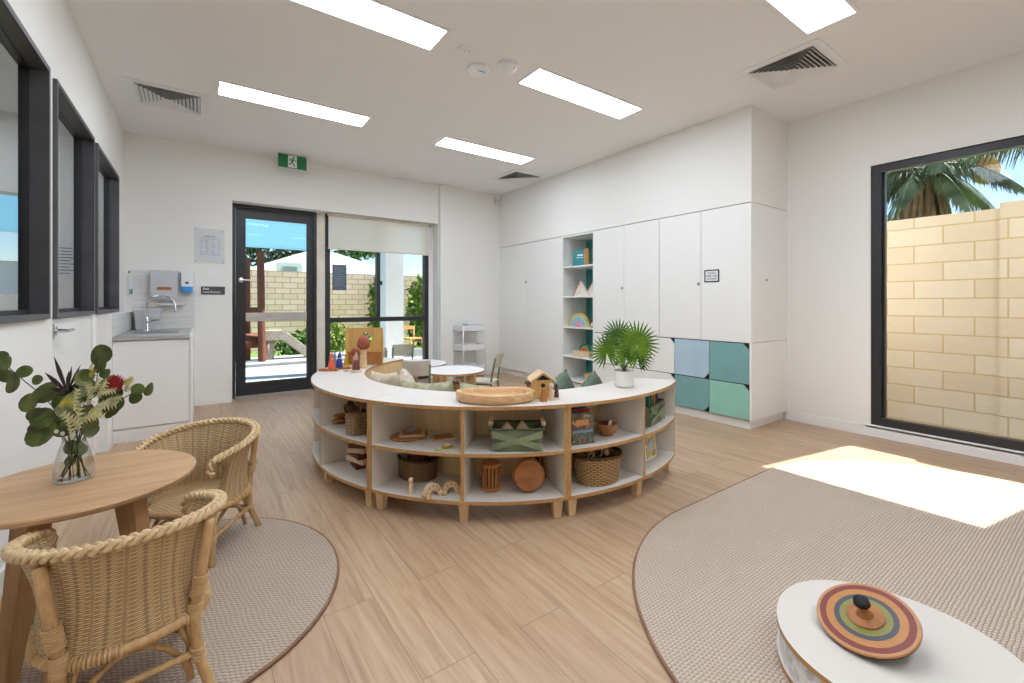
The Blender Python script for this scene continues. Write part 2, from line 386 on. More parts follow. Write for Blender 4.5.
def obj(name, bm, mats, parent=None, smooth=None, loc=None, rot=None):
    bmesh.ops.recalc_face_normals(bm, faces=bm.faces)
    me = bpy.data.meshes.new(name); bm.to_mesh(me); bm.free()
    if not isinstance(mats, (list, tuple)): mats = [mats]
    for m in mats: me.materials.append(M[m] if isinstance(m, str) else m)
    o = bpy.data.objects.new(name, me); COL.objects.link(o)
    if parent: o.parent = parent
    if loc is not None: o.location = loc
    if rot is not None: o.rotation_euler = rot
    if smooth:
        for p in me.polygons: p.use_smooth = True
        if smooth != 'all':
            try: me.set_sharp_from_angle(angle=R(smooth if smooth is not True else 40))
            except Exception: pass
    return o
def tag(o, label, cat, group=None, kind=None):
    o['label'] = label; o['category'] = cat
    if group: o['group'] = group
    if kind: o['kind'] = kind
    return o
def thing(name, label, cat, loc=(0, 0, 0), rotz=0, group=None):
    o = bpy.data.objects.new(name, None); COL.objects.link(o); o.empty_display_size = .05
    o.location = loc; o.rotation_euler = (0, 0, rotz); return tag(o, label, cat, group)
def struct(name, bm, mats, smooth=None, parent=None):
    o = obj(name, bm, mats, parent, smooth)
    if not parent: o['kind'] = 'structure'
    return o
def dup(root, loc, rotz, label=None, group=None):
    r = root.copy(); COL.objects.link(r); r.location = loc; r.rotation_euler = (root.rotation_euler[0], root.rotation_euler[1], rotz)
    if label: r['label'] = label
    if group: r['group'] = group
    for ch in list(root.children):
        c = ch.copy(); COL.objects.link(c); c.parent = r
        for g in ch.children:
            d = g.copy(); COL.objects.link(d); d.parent = c
    return r
def text(name, body, size, mat, parent=None, loc=(0, 0, 0), rot=(0, 0, 0), align='LEFT', bold=0):
    cu = bpy.data.curves.new(name, 'FONT'); cu.body = body; cu.size = size; cu.align_x = align; cu.extrude = .0006; cu.offset = bold
    cu.materials.append(M[mat]); o = bpy.data.objects.new(name, cu); COL.objects.link(o)
    o2 = bpy.data.objects.new(name, bpy.data.meshes.new_from_object(o)); bpy.data.objects.remove(o); COL.objects.link(o2)
    if parent: o2.parent = parent
    o2.location = loc; o2.rotation_euler = rot; return o2

# ------------------------------------------------------------------ room shell
XL, XR, YB, YF, H = -.63, 4.62, 5.9, -2.8, 2.856
XC, ZC, YC0 = 3.94, 2.005, 1.93
def wallholes(bm, axis, p0, p1, u0, u1, z0, z1, holes):
    def bb(a, b, c, d):
        if b-a < 1e-4 or d-c < 1e-4: return
        if axis == 'x': box(bm, p0, p1, a, b, c, d)
        else: box(bm, a, b, p0, p1, c, d)
    cur = u0
    for a, b, c, d in sorted(holes):
        bb(cur, a, z0, z1); bb(a, b, z0, c); bb(a, b, d, z1); cur = b
    bb(cur, u1, z0, z1)
b = B(); box(b, XL-2.7, XR+.28, YF-.1, YB+.3, -.12, 0); struct('floor', b, 'floor')
b = B(); box(b, XL-2.9, XR+.3, YF-.2, YB+.32, H, H+.25); struct('ceiling', b, 'ceiling_paint')
W1, W2, W3 = (1.2, 3.15), (3.275, 4.30), (4.41, 5.47); WZ = (1.04, 2.30)
b = B(); wallholes(b, 'x', XL-.09, XL, YF, YB+.3, 0, H, [(*W1, *WZ), (W2[0], W2[1], 0, WZ[1]), (*W3, *WZ)]); struct('wall_left', b, 'wall_paint')
b = B(); wallholes(b, 'y', YB, YB+.3, XL, XR+.28, 0, H, [(.30, 2.85, 0, 2.285)]); struct('wall_far', b, 'wall_paint')
b = B(); wallholes(b, 'x', XR, XR+.1, YF, YB, 0, H, [(.085, 1.28, .095, 2.275)]); struct('wall_right', b, 'wall_paint')
b = B(); box(b, XL-2.7, XR+.28, YF-.14, YF, 0, H); struct('wall_near', b, 'wall_paint')
b = B(); box(b, 2.86, 3.06, YB-.07, YB, 0, H); struct('pillar_far', b, 'wall_paint')
b = B(); box(b, XC, XR, YC0, YB, ZC+.006, H); struct('wall_bulkhead', b, 'wall_paint')
b = B(); box(b, XL, XL+.065, 4.47, YB, 0, 1.03); bevel(b, .003, 1); struct('wall_nib', b, 'wall_paint')
# skirtings
b = B(); box(b, XL+.0, XL+.012, YF, W2[0]-.03, 0, .09); struct('baseboard_left', b, 'skirt_paint')
b = B(); box(b, -.04, .30, YB-.012, YB, 0, .09); box(b, 3.06, XC, YB-.012, YB, 0, .09); box(b, 2.85, 3.065, YB-.084, YB-.07, 0, .09); struct('baseboard_far', b, 'skirt_paint')
b = B(); box(b, XR-.012, XR, YF, YC0, 0, .085); struct('baseboard_right', b, 'skirt_paint')
# neighbouring room seen through the internal windows
b = B(); wallholes(b, 'y', YB, YB+.2, XL-2.7, XL-.09, 0, H, [(-2.3, -1.30, 1.2, 2.13)]); struct('wall_next_room_far', b, 'wall_paint')
b = B(); box(b, XL-2.84, XL-2.7, YF, YB+.2, 0, H); struct('wall_next_room_left', b, 'wall_paint')
b = B(); box(b, -2.3, -1.30, YB+.08, YB+.1, 1.2, 1.5); struct('window_frosted_strip', b, 'frosted')
b = B()
for x in (-2.3, -1.85, -1.34): box(b, x, x+.04, YB+.05, YB+.09, 1.2, 2.13)
struct('window_next_room', b, 'dark_frame')
p = thing('poster', 'pale poster on the next room wall, seen through the second dark-framed window', 'poster', (-1.06, YB-.004, 1.52))
b = B(); box(b, -.1, .1, -.004, .003, -.16, .16); obj('sheet', b, 'paper', p)
b = B()
for k in range(9): box(b, -.085, .06+.02*math.sin(k*3), -.006, -.0042, .12-k*.03, .128-k*.03)
obj('print', b, 'ink', p)

# internal windows on the left wall: dark frames
def int_window(n, y0, y1, z0=WZ[0], z1=WZ[1]):
    root = B()
    x0, x1 = XL-.088, XL+.018; w = .026
    box(root, x0, x1, y0, y0+w, z0, z1); box(root, x0, x1, y1-w, y1, z0, z1); box(root, x0, x1, y0+w, y1-w, z1-w, z1); box(root, x0, x1, y0+w, y1-w, z0, z0+w)
    o = struct('window_%d' % n, root, 'dark_frame_mid')
    g = B(); w2 = .034; X0, X1 = XL-.087, XL-.05
    box(g, X0, X1, y0+w+.006, y0+w2, z0+w, z1-w); box(g, X0, X1, y1-w2, y1-w-.006, z0+w, z1-w); box(g, X0, X1, y0+w2, y1-w2, z1-w2+.02, z1-w-.005); box(g, X0, X1, y0+w2, y1-w2, z0+w+.003, z0+w+.02)
    obj('sash', g, 'dark_frame', o)
    g = B(); box(g, XL-.075, XL-.069, y0+w2, y1-w2, z0+w, z1-w2+.02); obj('pane', g, 'glass', o)
int_window(1, *W1); int_window(2, *W2); int_window(3, *W3)
# lower door leaf under the second window
b = B(); box(b, XL-.06, XL-.002, W2[0]+.012, W2[1]-.012, .008, WZ[0]-.006); bevel(b, .002, 1); d = struct('door_1', b, 'laminate_white')
b = B(); box(b, XL-.1, XL-.062, W2[0], W2[1], 0, WZ[0]); obj('door_gap_shade', b, 'black', d)  # black sheet behind the leaf stands in for shade in the door gaps
HZ_ = .97; hy = W2[0]+.055
b = B(); v = lathe(b, [(0, 0), (.026, 0), (.026, .008), (.012, .012), (.009, .05), (0, .05)], 20); xform(b, v, Matrix.Translation((XL-.002, hy, HZ_)) @ Matrix.Rotation(PI/2, 4, 'Y'))
tube(b, [(XL+.045, hy, HZ_), (XL+.048, hy+.03, HZ_), (XL+.046, hy+.12, HZ_)], .009, 10); box(b, XL-.002, XL+.004, W2[0]+.013, W2[0]+.03, HZ_-.04, HZ_+.04)
obj('door_handle', b, 'chrome', d, True)
b = B(); box(b, XL-.012, XL+.004, W2[1]+.012, W2[1]+.07, 0, WZ[0]); struct('trim_1', b, 'skirt_paint')

# ------------------------------------------------------------------ far door and window
FY0, FY1 = 6.1, 6.16
b = B(); box(b, .30, .34, FY0-.03, FY1+.02, 0, 2.285); box(b, 1.19, 1.225, FY0-.03, FY1+.02, 0, 2.285); box(b, .34, 1.19, FY0-.03, FY1+.02, 2.245, 2.285); struct('trim_2', b, 'dark_frame')
b = B(); D0, D1 = .345, 1.185
box(b, D0, D0+.10, FY0, FY0+.045, .02, 2.24); box(b, D1-.07, D1, FY0, FY0+.045, .02, 2.24); box(b, D0+.1, D1-.07, FY0, FY0+.045, 2.13, 2.24); box(b, D0+.1, D1-.07, FY0, FY0+.045, .02, .17)
d = struct('door_2', b, 'dark_frame')
b = B(); box(b, D0+.1, D1-.07, FY0+.02, FY0+.026, .17, 2.13); obj('pane', b, 'glass', d)
b = B(); box(b, D0+.1, D1-.07, FY0+.008, FY0+.016, .9, 1.005); obj('safety_rail', b, 'log_grey', d)
b = B(); v = lathe(b, [(0, 0), (.028, 0), (.028, .01), (.01, .013), (.01, .05), (0, .05)], 20); xform(b, v, Matrix.Translation((D0+.05, FY0, 1.39)) @ Matrix.Rotation(PI/2, 4, 'X'))
tube(b, [(D0+.05, FY0-.045, 1.39), (D0+.16, FY0-.047, 1.39)], .009, 10); obj('door_handle', b, 'chrome', d, True)
b = B(); box(b, 1.23, 1.33, FY0-.02, FY0+.06, 0, 2.285); struct('trim_3', b, 'cream_panel')
b = B(); box(b, 2.782, 2.85, FY0-.03, FY1, 0, 2.285); struct('trim_8', b, 'wall_paint')
b = B(); V0, V1 = 1.335, 2.78
box(b, V0, V0+.055, FY0-.03, FY1, 0, 2.285); box(b, V1-.06, V1, FY0-.03, FY1, 0, 2.285); box(b, V0+.055, V1-.06, FY0-.03, FY1, 2.23, 2.285)
box(b, V0+.055, V1-.06, FY0-.03, FY1, .865, .925); box(b, V0+.055, V1-.06, FY0-.03, FY1, 0, .05)
o = struct('window_4', b, 'dark_frame')
b = B(); box(b, 2.01, 2.06, FY0-.01, FY1, .925, 2.23); box(b, 2.06, 2.085, FY0-.022, FY0, 1.37, 1.43); obj('sliding_stile', b, 'dark_frame', o)
b = B(); box(b, V0+.055, 2.01, FY0+.03, FY0+.036, .925, 2.23); obj('pane', b, 'glass', o)
b = B(); box(b, 2.06, V1-.06, FY0+.015, FY0+.021, .925, 2.23); obj('pane', b, 'glass', o)
b = B(); box(b, V0+.055, V1-.06, FY0+.03, FY0+.036, .05, .865); obj('pane', b, 'glass', o)
p = thing('window_notice', 'dark grey printed notice stuck to the upper left pane of the far window', 'notice', (1.52, FY0+.02, 1.46))
b = B(); box(b, -.09, .09, 0, .004, -.17, .17); obj('sheet', b, 'notice_grey', p)
b = B()
for k in range(9): box(b, -.07, .05+.015*math.sin(k*2.3), -.0015, 0, .13-k*.03, .138-k*.03)
obj('print', b, 'light_blue_felt', p)
# roller blind
t = thing('roller_blind', 'off-white roller blind half lowered over the far window', 'blind', (2.055, FY0-.09, 2.27))
b = B(); grid(b, lambda u, v: (-.70+1.40*u, .004*math.sin(u*9), -.43+.43*v), 24, 4); obj('fabric', b, 'blind_fabric', t)
b = B(); box(b, -.705, .705, -.012, .012, -.45, -.428); bevel(b, .003); obj('bottom_bar', b, 'cream_panel', t)
b = B(); v = lathe(b, [(0, -.71), (.022, -.71), (.022, .71), (0, .71)], 16); xform(b, v, Matrix.Rotation(PI/2, 4, 'Y')); obj('roller', b, 'chair_beige', t, True)
b = B(); box(b, .708, .73, -.02, .02, -.03, .01)
for k in range(28): sphere(b, (.72+.004*(k % 2), -.022, -.04-k*.012), .004, 6, 4)
obj('chain', b, 'steel', t)

# ------------------------------------------------------------------ right window
b = B(); X0, X1, y0, y1, z0, z1 = XR+.012, XR+.075, .085, 1.28, .095, 2.275; w = .065
box(b, X0, X1, y1-w, y1, z0, z1); box(b, X0, X1, y0, y0+w, z0, z1); box(b, X0, X1, y0+w, y1-w, z1-w, z1); box(b, X0, X1, y0+w, y1-w, z0, z0+w)
box(b, X1-.02, X1+.03, y1-w-.016, y1-w, z0+w, z1-w)
o = struct('window_5', b, 'dark_frame')
b = B(); box(b, X1-.025, X1-.019, y0+w, y1-w, z0+w, z1-w); obj('pane', b, 'glass', o)
b = B(); box(b, XR-.01, XR+.012, y0, y1+.004, z1, z1+.006); box(b, XR-.012, XR+.012, y0-.03, y1+.03, z0-.022, z0-.002); struct('trim_4', b, 'skirt_paint')

# ------------------------------------------------------------------ ceiling fittings
LT = thing('ceiling_light', 'recessed rectangular panel light nearest the exit sign, above the sink', 'ceiling light', (.71, 4.25, H), 0, 'recessed panel lights')
b = B(); L_, W_ = .6, .145
for (a, c, e, g) in ((-L_, L_, -W_, -W_+.018), (-L_, L_, W_-.018, W_), (-L_, -L_+.018, -W_+.018, W_-.018), (L_-.018, L_, -W_+.018, W_-.018)): box(b, a, c, e, g, -.008, .001)
obj('frame', b, 'plastic_white', LT)
b = B(); box(b, -L_+.018, L_-.018, -W_+.018, W_-.018, -.005, .0); obj('diffuser', b, 'diffuser', LT)
for x, y, lb in ((.70, 2.65, 'recessed panel light at the upper left, cut by the top edge beside the smoke detectors'),
                 (2.68, 4.28, 'smallest-looking panel light, farthest back, before the small far air vent'),
                 (2.63, 2.66, 'panel light right of the two smoke detectors, mid ceiling'),
                 (2.60, 1.08, 'panel light at the top right beside the large air vent'),
                 (.70, 1.08, 'panel light directly over the camera, out of the frame'),
                 (.70, -.6, 'panel light behind the camera on the left, out of frame'),
                 (2.60, -.6, 'panel light behind the camera on the right, out of frame'),
                 (-2.0, 3.2, 'added panel light brightening the neighbouring room, nearer the camera of its two'),  # unseen panel, added to lift the dark neighbouring room
                 (-1.9, 4.9, 'second added panel light brightening the neighbouring room, nearest its far window')):  # another unseen panel, added to brighten that room's far wall
    dup(LT, (x, y, H), 0, lb)
# air vents: concentric mitred louvres
def make_vent(loc, label):
    t = thing('ceiling_vent', label, 'air vent', loc, 0, 'square ceiling air vents'); s = .275
    b = B()
    for k in range(4):
        m = Matrix.Rotation(k*PI/2, 4, 'Z'); q = [(-s, -s), (s, -s), (s-.06, -s+.06), (-s+.06, -s+.06)]
        vs = prism(b, q, -.008, 0); xform(b, vs, m)
    obj('frame', b, 'plastic_white', t)
    b = B(); box(b, -.215, .215, -.215, .215, .0, .004); obj('plenum', b, 'vent_dark', t)
    for k in range(4):
        b = B()
        for j in range(8):
            r0 = .212-j*.0262; r1 = r0-.017
            vs = [b.verts.new(p) for p in ((-r0, -r0, -.016), (r0, -r0, -.016), (r1, -r1, -.003), (-r1, -r1, -.003))]
            b.faces.new(vs); vs2 = [b.verts.new((v.co.x, v.co.y+.0015, v.co.z+.001)) for v in vs]; b.faces.new(vs2[::-1])
            for i in range(4): b.faces.new([vs[i], vs[(i+1) % 4], vs2[(i+1) % 4], vs2[i]])
            xform(b, vs+vs2, Matrix.Rotation(k*PI/2, 4, 'Z'))
        obj('louvre', b, 'plastic_white', t)
    return t
VT = make_vent((-.21, 4.74, H), 'square white ceiling air vent at upper left above the sink bench')
dup(VT, (3.575, 1.46, H), 0, 'large square white ceiling air vent right of the tall cupboards, near the right window')
dup(VT, (3.60, 4.9, H), 0, 'small-looking square ceiling air vent above the far left cupboard doors')
# detectors
t = thing('smoke_detector', 'round white smoke detector with a blue light line', 'smoke detector', (1.68, 2.80, H))
b = B(); lathe(b, [(0, 0), (.078, 0), (.08, -.004), (.076, -.008), (.085, -.016), (.078, -.034), (.05, -.05), (0, -.054)], 32); obj('body', b, 'plastic_white', t, True)
b = B(); tube(b, [(-.03, -.05, -.0495), (0, -.056, -.0475), (.03, -.05, -.0495)], .003, 6); obj('indicator', b, 'blue_plastic', t)
t = thing('smoke_detector', 'round white heat detector on a deeper base, casting a soft shadow', 'smoke detector', (1.83, 2.63, H))
b = B(); lathe(b, [(0, 0), (.075, 0), (.075, -.016), (.06, -.018), (.06, -.036), (.05, -.05), (.028, -.062), (0, -.064)], 32); obj('body', b, 'plastic_white', t, True)
b = B(); sphere(b, (.02, -.05, -.04), .007, 8, 6); obj('indicator', b, 'glass_grey', t)
t = thing('ceiling_plate', 'flat round white blanking plate with two screws, above the smoke detectors', 'cover plate', (1.50, 2.65, H))
b = B(); lathe(b, [(0, 0), (.072, 0), (.072, -.004), (.066, -.007), (0, -.007)], 32); obj('plate', b, 'plastic_white', t, True)
b = B(); sphere(b, (-.02, 0, -.007), .004, 8, 5); sphere(b, (.012, -.012, -.007), .005, 8, 5); obj('screw', b, 'steel', t)
t = thing('motion_sensor', 'small white motion sensor high in the far corner by the cupboards', 'motion sensor', (3.86, 5.84, 2.76))
b = B(); box(b, -.03, .03, -.025, .055, -.05, .05); bevel(b, .012, 3); obj('body', b, 'plastic_white', t, True)
b = B(); sphere(b, (-.0, -.025, -.015), .02, 12, 8, (1, .5, 1)); obj('lens', b, 'plastic_grey', t, True)
# exit sign
t = thing('exit_sign', 'green exit sign with white running figure hung under the ceiling above the door', 'exit sign', (.885, 5.69, 2.775))
b = B(); box(b, -.15, .15, -.008, .008, -.078, .072); bevel(b, .002, 1); obj('panel', b, 'green_sign', t)
b = B(); box(b, -.152, .152, -.012, .012, .072, .081); obj('mount', b, 'plastic_grey', t)
b = B(); box(b, -.048, .045, -.0095, -.0082, -.074, .066); obj('white_field', b, 'white_print', t)
b = B(); yy = -.0115
sphere(b, (.012, yy, .042), .011, 12, 8, (1, .2, 1))
tube(b, [(.006, yy, .028), (-.008, yy, -.008)], .011, 8)
tube(b, [(.008, yy, .022), (.026, yy, .008), (.04, yy, .004)], .005, 6); tube(b, [(.0, yy, .024), (-.022, yy, .022), (-.032, yy, .004)], .005, 6)
tube(b, [(-.006, yy, -.008), (.012, yy, -.032), (.02, yy, -.062)], .006, 6); tube(b, [(-.008, yy, -.008), (-.018, yy, -.034), (-.04, yy, -.036)], .006, 6)
vs = list(b.verts); xform(b, vs, Matrix.Translation((0, yy, 0)) @ Matrix.Diagonal((1, .18, 1, 1)) @ Matrix.Translation((0, -yy, 0)))
obj('running_figure', b, 'green_sign', t)

# ------------------------------------------------------------------ built-in cupboards
KD = 3.96
def door_leaf(t, y0, y1, z0, z1, mat='laminate_white', cut=None):
    b = B(); g = .0022; a0, a1, c0, c1 = y0+g, y1-g, z0+g, z1-g; k = .055
    pts = [(a0, c0), (a1, c0), (a1, c1), (a0, c1)]
    if cut == 'tr': pts = [(a0+k, c1)] + [(a1, c1), (a1, c0), (a0, c0)] + [(a0, c1-k)]       # near (right in view) = low y
    if cut == 'br': pts = [(a0, c0+k), (a0, c1), (a1, c1), (a1, c0), (a0+k, c0)]
    vs = prism(b, pts, 0, .018); xform(b, vs, Matrix(((0, 0, 1, XC), (1, 0, 0, 0), (0, 1, 0, 0), (0, 0, 0, 1))))
    bevel(b, .0012, 1); return obj('door' if z1-z0 > .5 else 'drawer_front', b, mat, t)
def latch(par, y, z):
    b = B(); v = lathe(b, [(0, 0), (.014, 0), (.014, .01), (.008, .016), (0, .016)], 16)
    xform(b, v, Matrix.Translation((XC, y, z)) @ Matrix.Rotation(-PI/2, 4, 'Y')); obj('lock_knob', b, 'steel', par, True)
Y3 = 3.82
def carcass(name, label, y0, y1, z0, z1):
    t = thing(name, label, 'cupboard', (0, 0, 0))
    b = B(); box(b, XC+.02, XR-.002, y0+.001, y1-.001, z0, z1); obj('carcass', b, 'laminate_white', t); return t
t = carcass('tall_cupboard', 'plain full-height white cupboard at the far left, two doors beside the far corner', 4.40, 5.897, .08, ZC)
dl = door_leaf(t, 5.17, 5.895, .09, ZC); dl = door_leaf(t, 4.40, 5.17, .09, ZC); latch(dl, 5.20, 1.43)
# open shelving with teal back
t = thing('open_shelving', 'tall open bay of white shelves with a teal back between the white cupboard doors', 'shelving', (0, 0, 0))
b = B(); box(b, XC, XR-.03, 3.822, 3.838, .08, ZC); obj('side_panel', b, 'laminate_white', t)
b = B(); box(b, XC, XR-.03, 4.382, 4.398, .08, ZC); obj('side_panel', b, 'laminate_white', t)
b = B(); box(b, 4.37, 4.39, 3.838, 4.382, .08, ZC-.02); obj('back_panel', b, 'deep_teal', t)
b = B(); box(b, XC, 4.37, 3.838, 4.382, ZC-.02, ZC); obj('top_panel', b, 'laminate_white', t)
SZ = [1.60, 1.21, .81, .43, .12]
for z in SZ:
    b = B(); box(b, XC+.003, 4.37, 3.838, 4.382, z-.018, z); obj('shelf', b, 'laminate_white', t)
# upper cupboards
t = carcass('tall_cupboard', 'white cupboard doors between the open shelves and the noticed door, above white drawers', 2.881, 3.82, .77, ZC)
dl = door_leaf(t, 3.351, 3.82, .765, ZC); latch(dl, 3.375, 1.29); door_leaf(t, 2.882, 3.351, .765, ZC)
t = carcass('tall_cupboard', 'right-hand white cupboard above the coloured drawers, with a small framed note on its door', 1.93, 2.879, .77, ZC)
door_leaf(t, 2.407, 2.88, .765, ZC); dl = door_leaf(t, 1.93, 2.407, .765, ZC); latch(dl, 2.43, 1.305)
# drawer bank
t = thing('drawer_bank', 'low bank of ten drawers, white, teal, mint and pale blue with black corner cut-outs', 'drawers', (0, 0, 0))
b = B(); box(b, XC+.055, XR-.002, 1.95, Y3-.001, .08, .765); obj('carcass', b, 'laminate_white', t)
b = B(); box(b, XC+.02, XC+.05, 1.95, Y3-.001, .08, .765); obj('cutout_shade', b, 'black', t)  # black sheet paints the shade seen inside the drawer cut-outs
b = B(); box(b, XC, XR-.002, 1.93, 1.948, .08, .765); obj('end_panel', b, 'laminate_white', t)
cw = (Y3-1.95)/5
mats = [('teal', 'tr', 'mint', 'tr'), ('pale_blue', 'br', 'teal', 'br'), ('laminate_white', 'tr', 'laminate_white', 'tr'), ('laminate_white', 'br', 'laminate_white', 'br'), ('laminate_white', 'br', 'laminate_white', 'br')]
for i, (ma, ca, mb_, cb_) in enumerate(mats):
    for (m_, c_, z0, z1) in ((ma, ca, .40, .76), (mb_, cb_, .085, .395)):
        d_ = door_leaf(t, 1.95+i*cw, 1.95+(i+1)*cw, z0, z1, m_, c_)
        if m_ != 'laminate_white': d_['label'] = '%s drawer front' % m_.replace('_', ' ')
b = B(); box(b, XC+.035, XR-.002, 1.96, 5.895, 0, .078); struct('trim_5', b, 'skirt_paint')
# framed note
t = thing('framed_note', 'small white note in a black frame stuck to the right-hand cupboard door', 'note', (XC-.001, 2.296, 1.376))
b = B()
for a in ((-.073, .073, .048, .058), (-.073, .073, -.058, -.048), (-.073, -.063, -.048, .048), (.063, .073, -.048, .048)): box(b, -.004, 0, *a)
obj('frame', b, 'black', t)
b = B(); box(b, -.002, 0, -.063, .063, -.048, .048); obj('sheet', b, 'paper', t)
for k, (s, z) in enumerate((('PLEASE', .018), ('KEEP THIS', -.008), ('LOCKED', -.034))): text('lettering', s, .024, 'sign_grey', t, (-.003, 0, z), (PI/2, 0, -PI/2), 'CENTER')
b = B(); v = lathe(b, [(0, 0), (.01, 0), (.008, .012), (0, .014)], 12); xform(b, v, Matrix.Translation((4.2, 1.929, 1.33)) @ Matrix.Rotation(PI/2, 4, 'X'))
tag(obj('wall_hook', b, 'steel', smooth=True), 'tiny metal hook on the white end panel of the cupboards', 'hook')
# things on the open shelves
def bk(name, label, loc, w, h, d, mat, rz=0, tilt=0, group=None, pages=True):
    t = thing(name, label, 'book', loc, rz, group)
    b = B(); box(b, -w/2, w/2, -d/2, -d/2+.002, 0, h); box(b, -w/2, w/2, d/2-.002, d/2, 0, h); box(b, -w/2, -w/2+.002, -d/2+.002, d/2-.002, 0, h)
    obj('cover', b, mat, t); b = B(); box(b, -w/2+.002, w/2-.003, -d/2+.002, d/2-.002, .003, h-.003); obj('pages', b, 'bone_white', t)
    t.rotation_euler = (tilt, 0, rz); return t
fx = XC+.06
t = bk('picture_book', 'teal picture book facing out on the top white shelf', (fx+.08, 4.21, SZ[0]+.002), .22, .22, .012, 'book_teal', -PI/2+.15, -.12)
b = B(); box(b, -.05, .04, -.0075, -.006, .14, .16); box(b, -.06, .05, -.0075, -.006, .115, .122); obj('title_print', b, 'white_print', t)
bk('picture_book', 'orange-spined book standing just right of the teal book on the top shelf', (fx+.06, 4.07, SZ[0]+.002), .05, .22, .02, 'book_orange', -PI/2+.9)
t = bk('picture_book', 'small green patterned book at the right end of the top shelf', (fx+.1, 3.96, SZ[0]+.002), .14, .14, .012, 'book_green', -PI/2, -.1)
def tri(name, label, loc, s, mat, rz):
    t = thing(name, label, 'toy', loc, rz)
    b = B(); vs = prism(b, [(-s, 0), (s, 0), (0, s*1.35)], -.02, .02); xform(b, vs, Matrix.Rotation(PI/2, 4, 'X')); bevel(b, .003); obj('block', b, mat, t)
    b = B(); vs = prism(b, [(-s*1.03, .0), (-s*.93, 0), (.02*s, s*1.28), (0, s*1.42), (-.06*s, s*1.42)], -.024, .024); xform(b, vs, Matrix.Rotation(PI/2, 4, 'X')); obj('bark_edge', b, 'mid_wood', t)
tri('mountain_block', 'white wooden mountain block with brown edge, left one on the second shelf', (fx+.03, 4.13, SZ[1]+.001), .14, 'bone_white', -PI/2)
tri('mountain_block', 'white wooden mountain block partly hidden at the right of the second shelf', (fx+.07, 3.96, SZ[1]+.001), .12, 'bone_white', -PI/2)
def rainbow(name, label, loc, r, cols, rz, d=.03):
    t = thing(name, label, 'toy', loc, rz); n = len(cols)
    for i, c in enumerate(cols):
        ro = r*(1-i/(n+.6)); ri = r*(1-(i+1)/(n+.6))+.0008; b = B()
        pts = [(ro*math.cos(PI*k/20), ro*math.sin(PI*k/20)) for k in range(21)]+[(ri*math.cos(PI*k/20), ri*math.sin(PI*k/20)) for k in range(20, -1, -1)]
        vs = prism(b, pts, -d/2, d/2); xform(b, vs, Matrix.Rotation(PI/2, 4, 'X')); obj('arch', b, c, t)
    return t
rainbow('rainbow_stacker', 'large pastel rainbow stacker on the third white shelf', (fx+.03, 4.17, SZ[2]+.001), .185, ['rainbow_gold', 'rainbow_mint', 'rainbow_blue', 'rainbow_blue', 'rainbow_pink', 'rainbow_pink'], -PI/2)
b = B(); box(b, -.1, .1, -.05, .05, 0, .07); bevel(b, .004); o = tag(obj('wooden_crate', b, 'pale_block', loc=(fx+.05, 4.12, SZ[3]+.001), rot=(0, 0, PI/2)), 'low pale wooden box on the fourth white shelf', 'box')
o.scale = (1.5, 1, 1)
rainbow('rainbow_stacker', 'small bright rainbow stacker on top of the pale wooden box', (fx+.05, 4.08, SZ[3]+.072), .095, ['rainbow_teal', 'rainbow_green', 'mustard', 'rainbow_red', 'coral'], -PI/2)
t = thing('toy_bus', 'small white toy vehicle at the right end of the third shelf', 'toy', (fx+.05, 3.92, SZ[2]+.001), PI/2)
b = B(); box(b, -.04, .04, -.02, .02, .01, .06); bevel(b, .006); obj('body', b, 'plastic_white', t)
for sx in (-.02, .02):
    b = B(); v = lathe(b, [(0, -.023), (.01, -.023), (.01, .023), (0, .023)], 12); xform(b, v, Matrix.Translation((sx, 0, .01)) @ Matrix.Rotation(PI/2, 4, 'X')); obj('wheel', b, 'black', t)
b = B(); lathe(b, [(0, 0), (.06, 0), (.09, .05), (.1, .1), (.09, .1), (.08, .05), (.05, .012), (0, .012)], 24); tag(obj('wooden_bowl', b, 'pale_wood', loc=(4.08, 4.0, .121), smooth=True), 'pale wooden bowl on the lowest white shelf', 'bowl')

# ------------------------------------------------------------------ sink bench
BX0, BX1, BY0 = XL+.066, -.05, 4.66
t = thing('sink_bench', 'white sink bench with grey worktop beside the far door', 'bench', (0, 0, 0))
b = B(); box(b, BX0, BX1-.02, BY0+.03, YB-.001, .1, .815); obj('cabinet_body', b, 'laminate_white', t)
b = B(); box(b, BX0+.002, BX1-.022, BY0+.008, BY0+.028, .115, .81); bevel(b, .0015, 1); obj('door', b, 'laminate_white', t)
b = B(); box(b, BX0, BX1-.02, BY0+.02, BY0+.04, 0, .1); obj('kickboard', b, 'skirt_paint', t)
b = B(); box(b, BX1-.02, BX1, BY0, YB-.001, 0, .85); obj('end_panel', b, 'laminate_white', t)
b = B(); box(b, BX0, BX1-.021, BY0, YB-.001, .818, .85); bevel(b, .002, 1); obj('worktop', b, 'bench_grey', t)
b = B(); box(b, -.47, -.16, 5.05, 5.45, .851, .856); box(b, -.45, -.18, 5.07, 5.43, .8565, .857); obj('sink_rim', b, 'steel', t)
t = thing('tap', 'chrome gooseneck tap rising from the sink bench', 'tap', (-.42, 5.55, .851))
b = B(); lathe(b, [(0, 0), (.028, 0), (.026, .01), (.02, .03), (.018, .12), (.012, .13), (0, .13)], 20)
pts = [(0, 0, .12), (0, 0, .2)]+[(.11-.11*math.cos(a), -.02*a, .25+.09*math.sin(a)) for a in [PI*k/10 for k in range(11)]]+[(.225, -.07, .2)]
tube(b, pts, .0105, 10); tube(b, [pts[-1], (.228, -.07, .175)], .014, 10); obj('spout', b, 'chrome', t, True)
b = B(); tube(b, [(.0, -.015, .08), (.05, -.05, .10), (.1, -.08, .105)], [.01, .007, .006], 8); obj('lever', b, 'chrome', t, True)
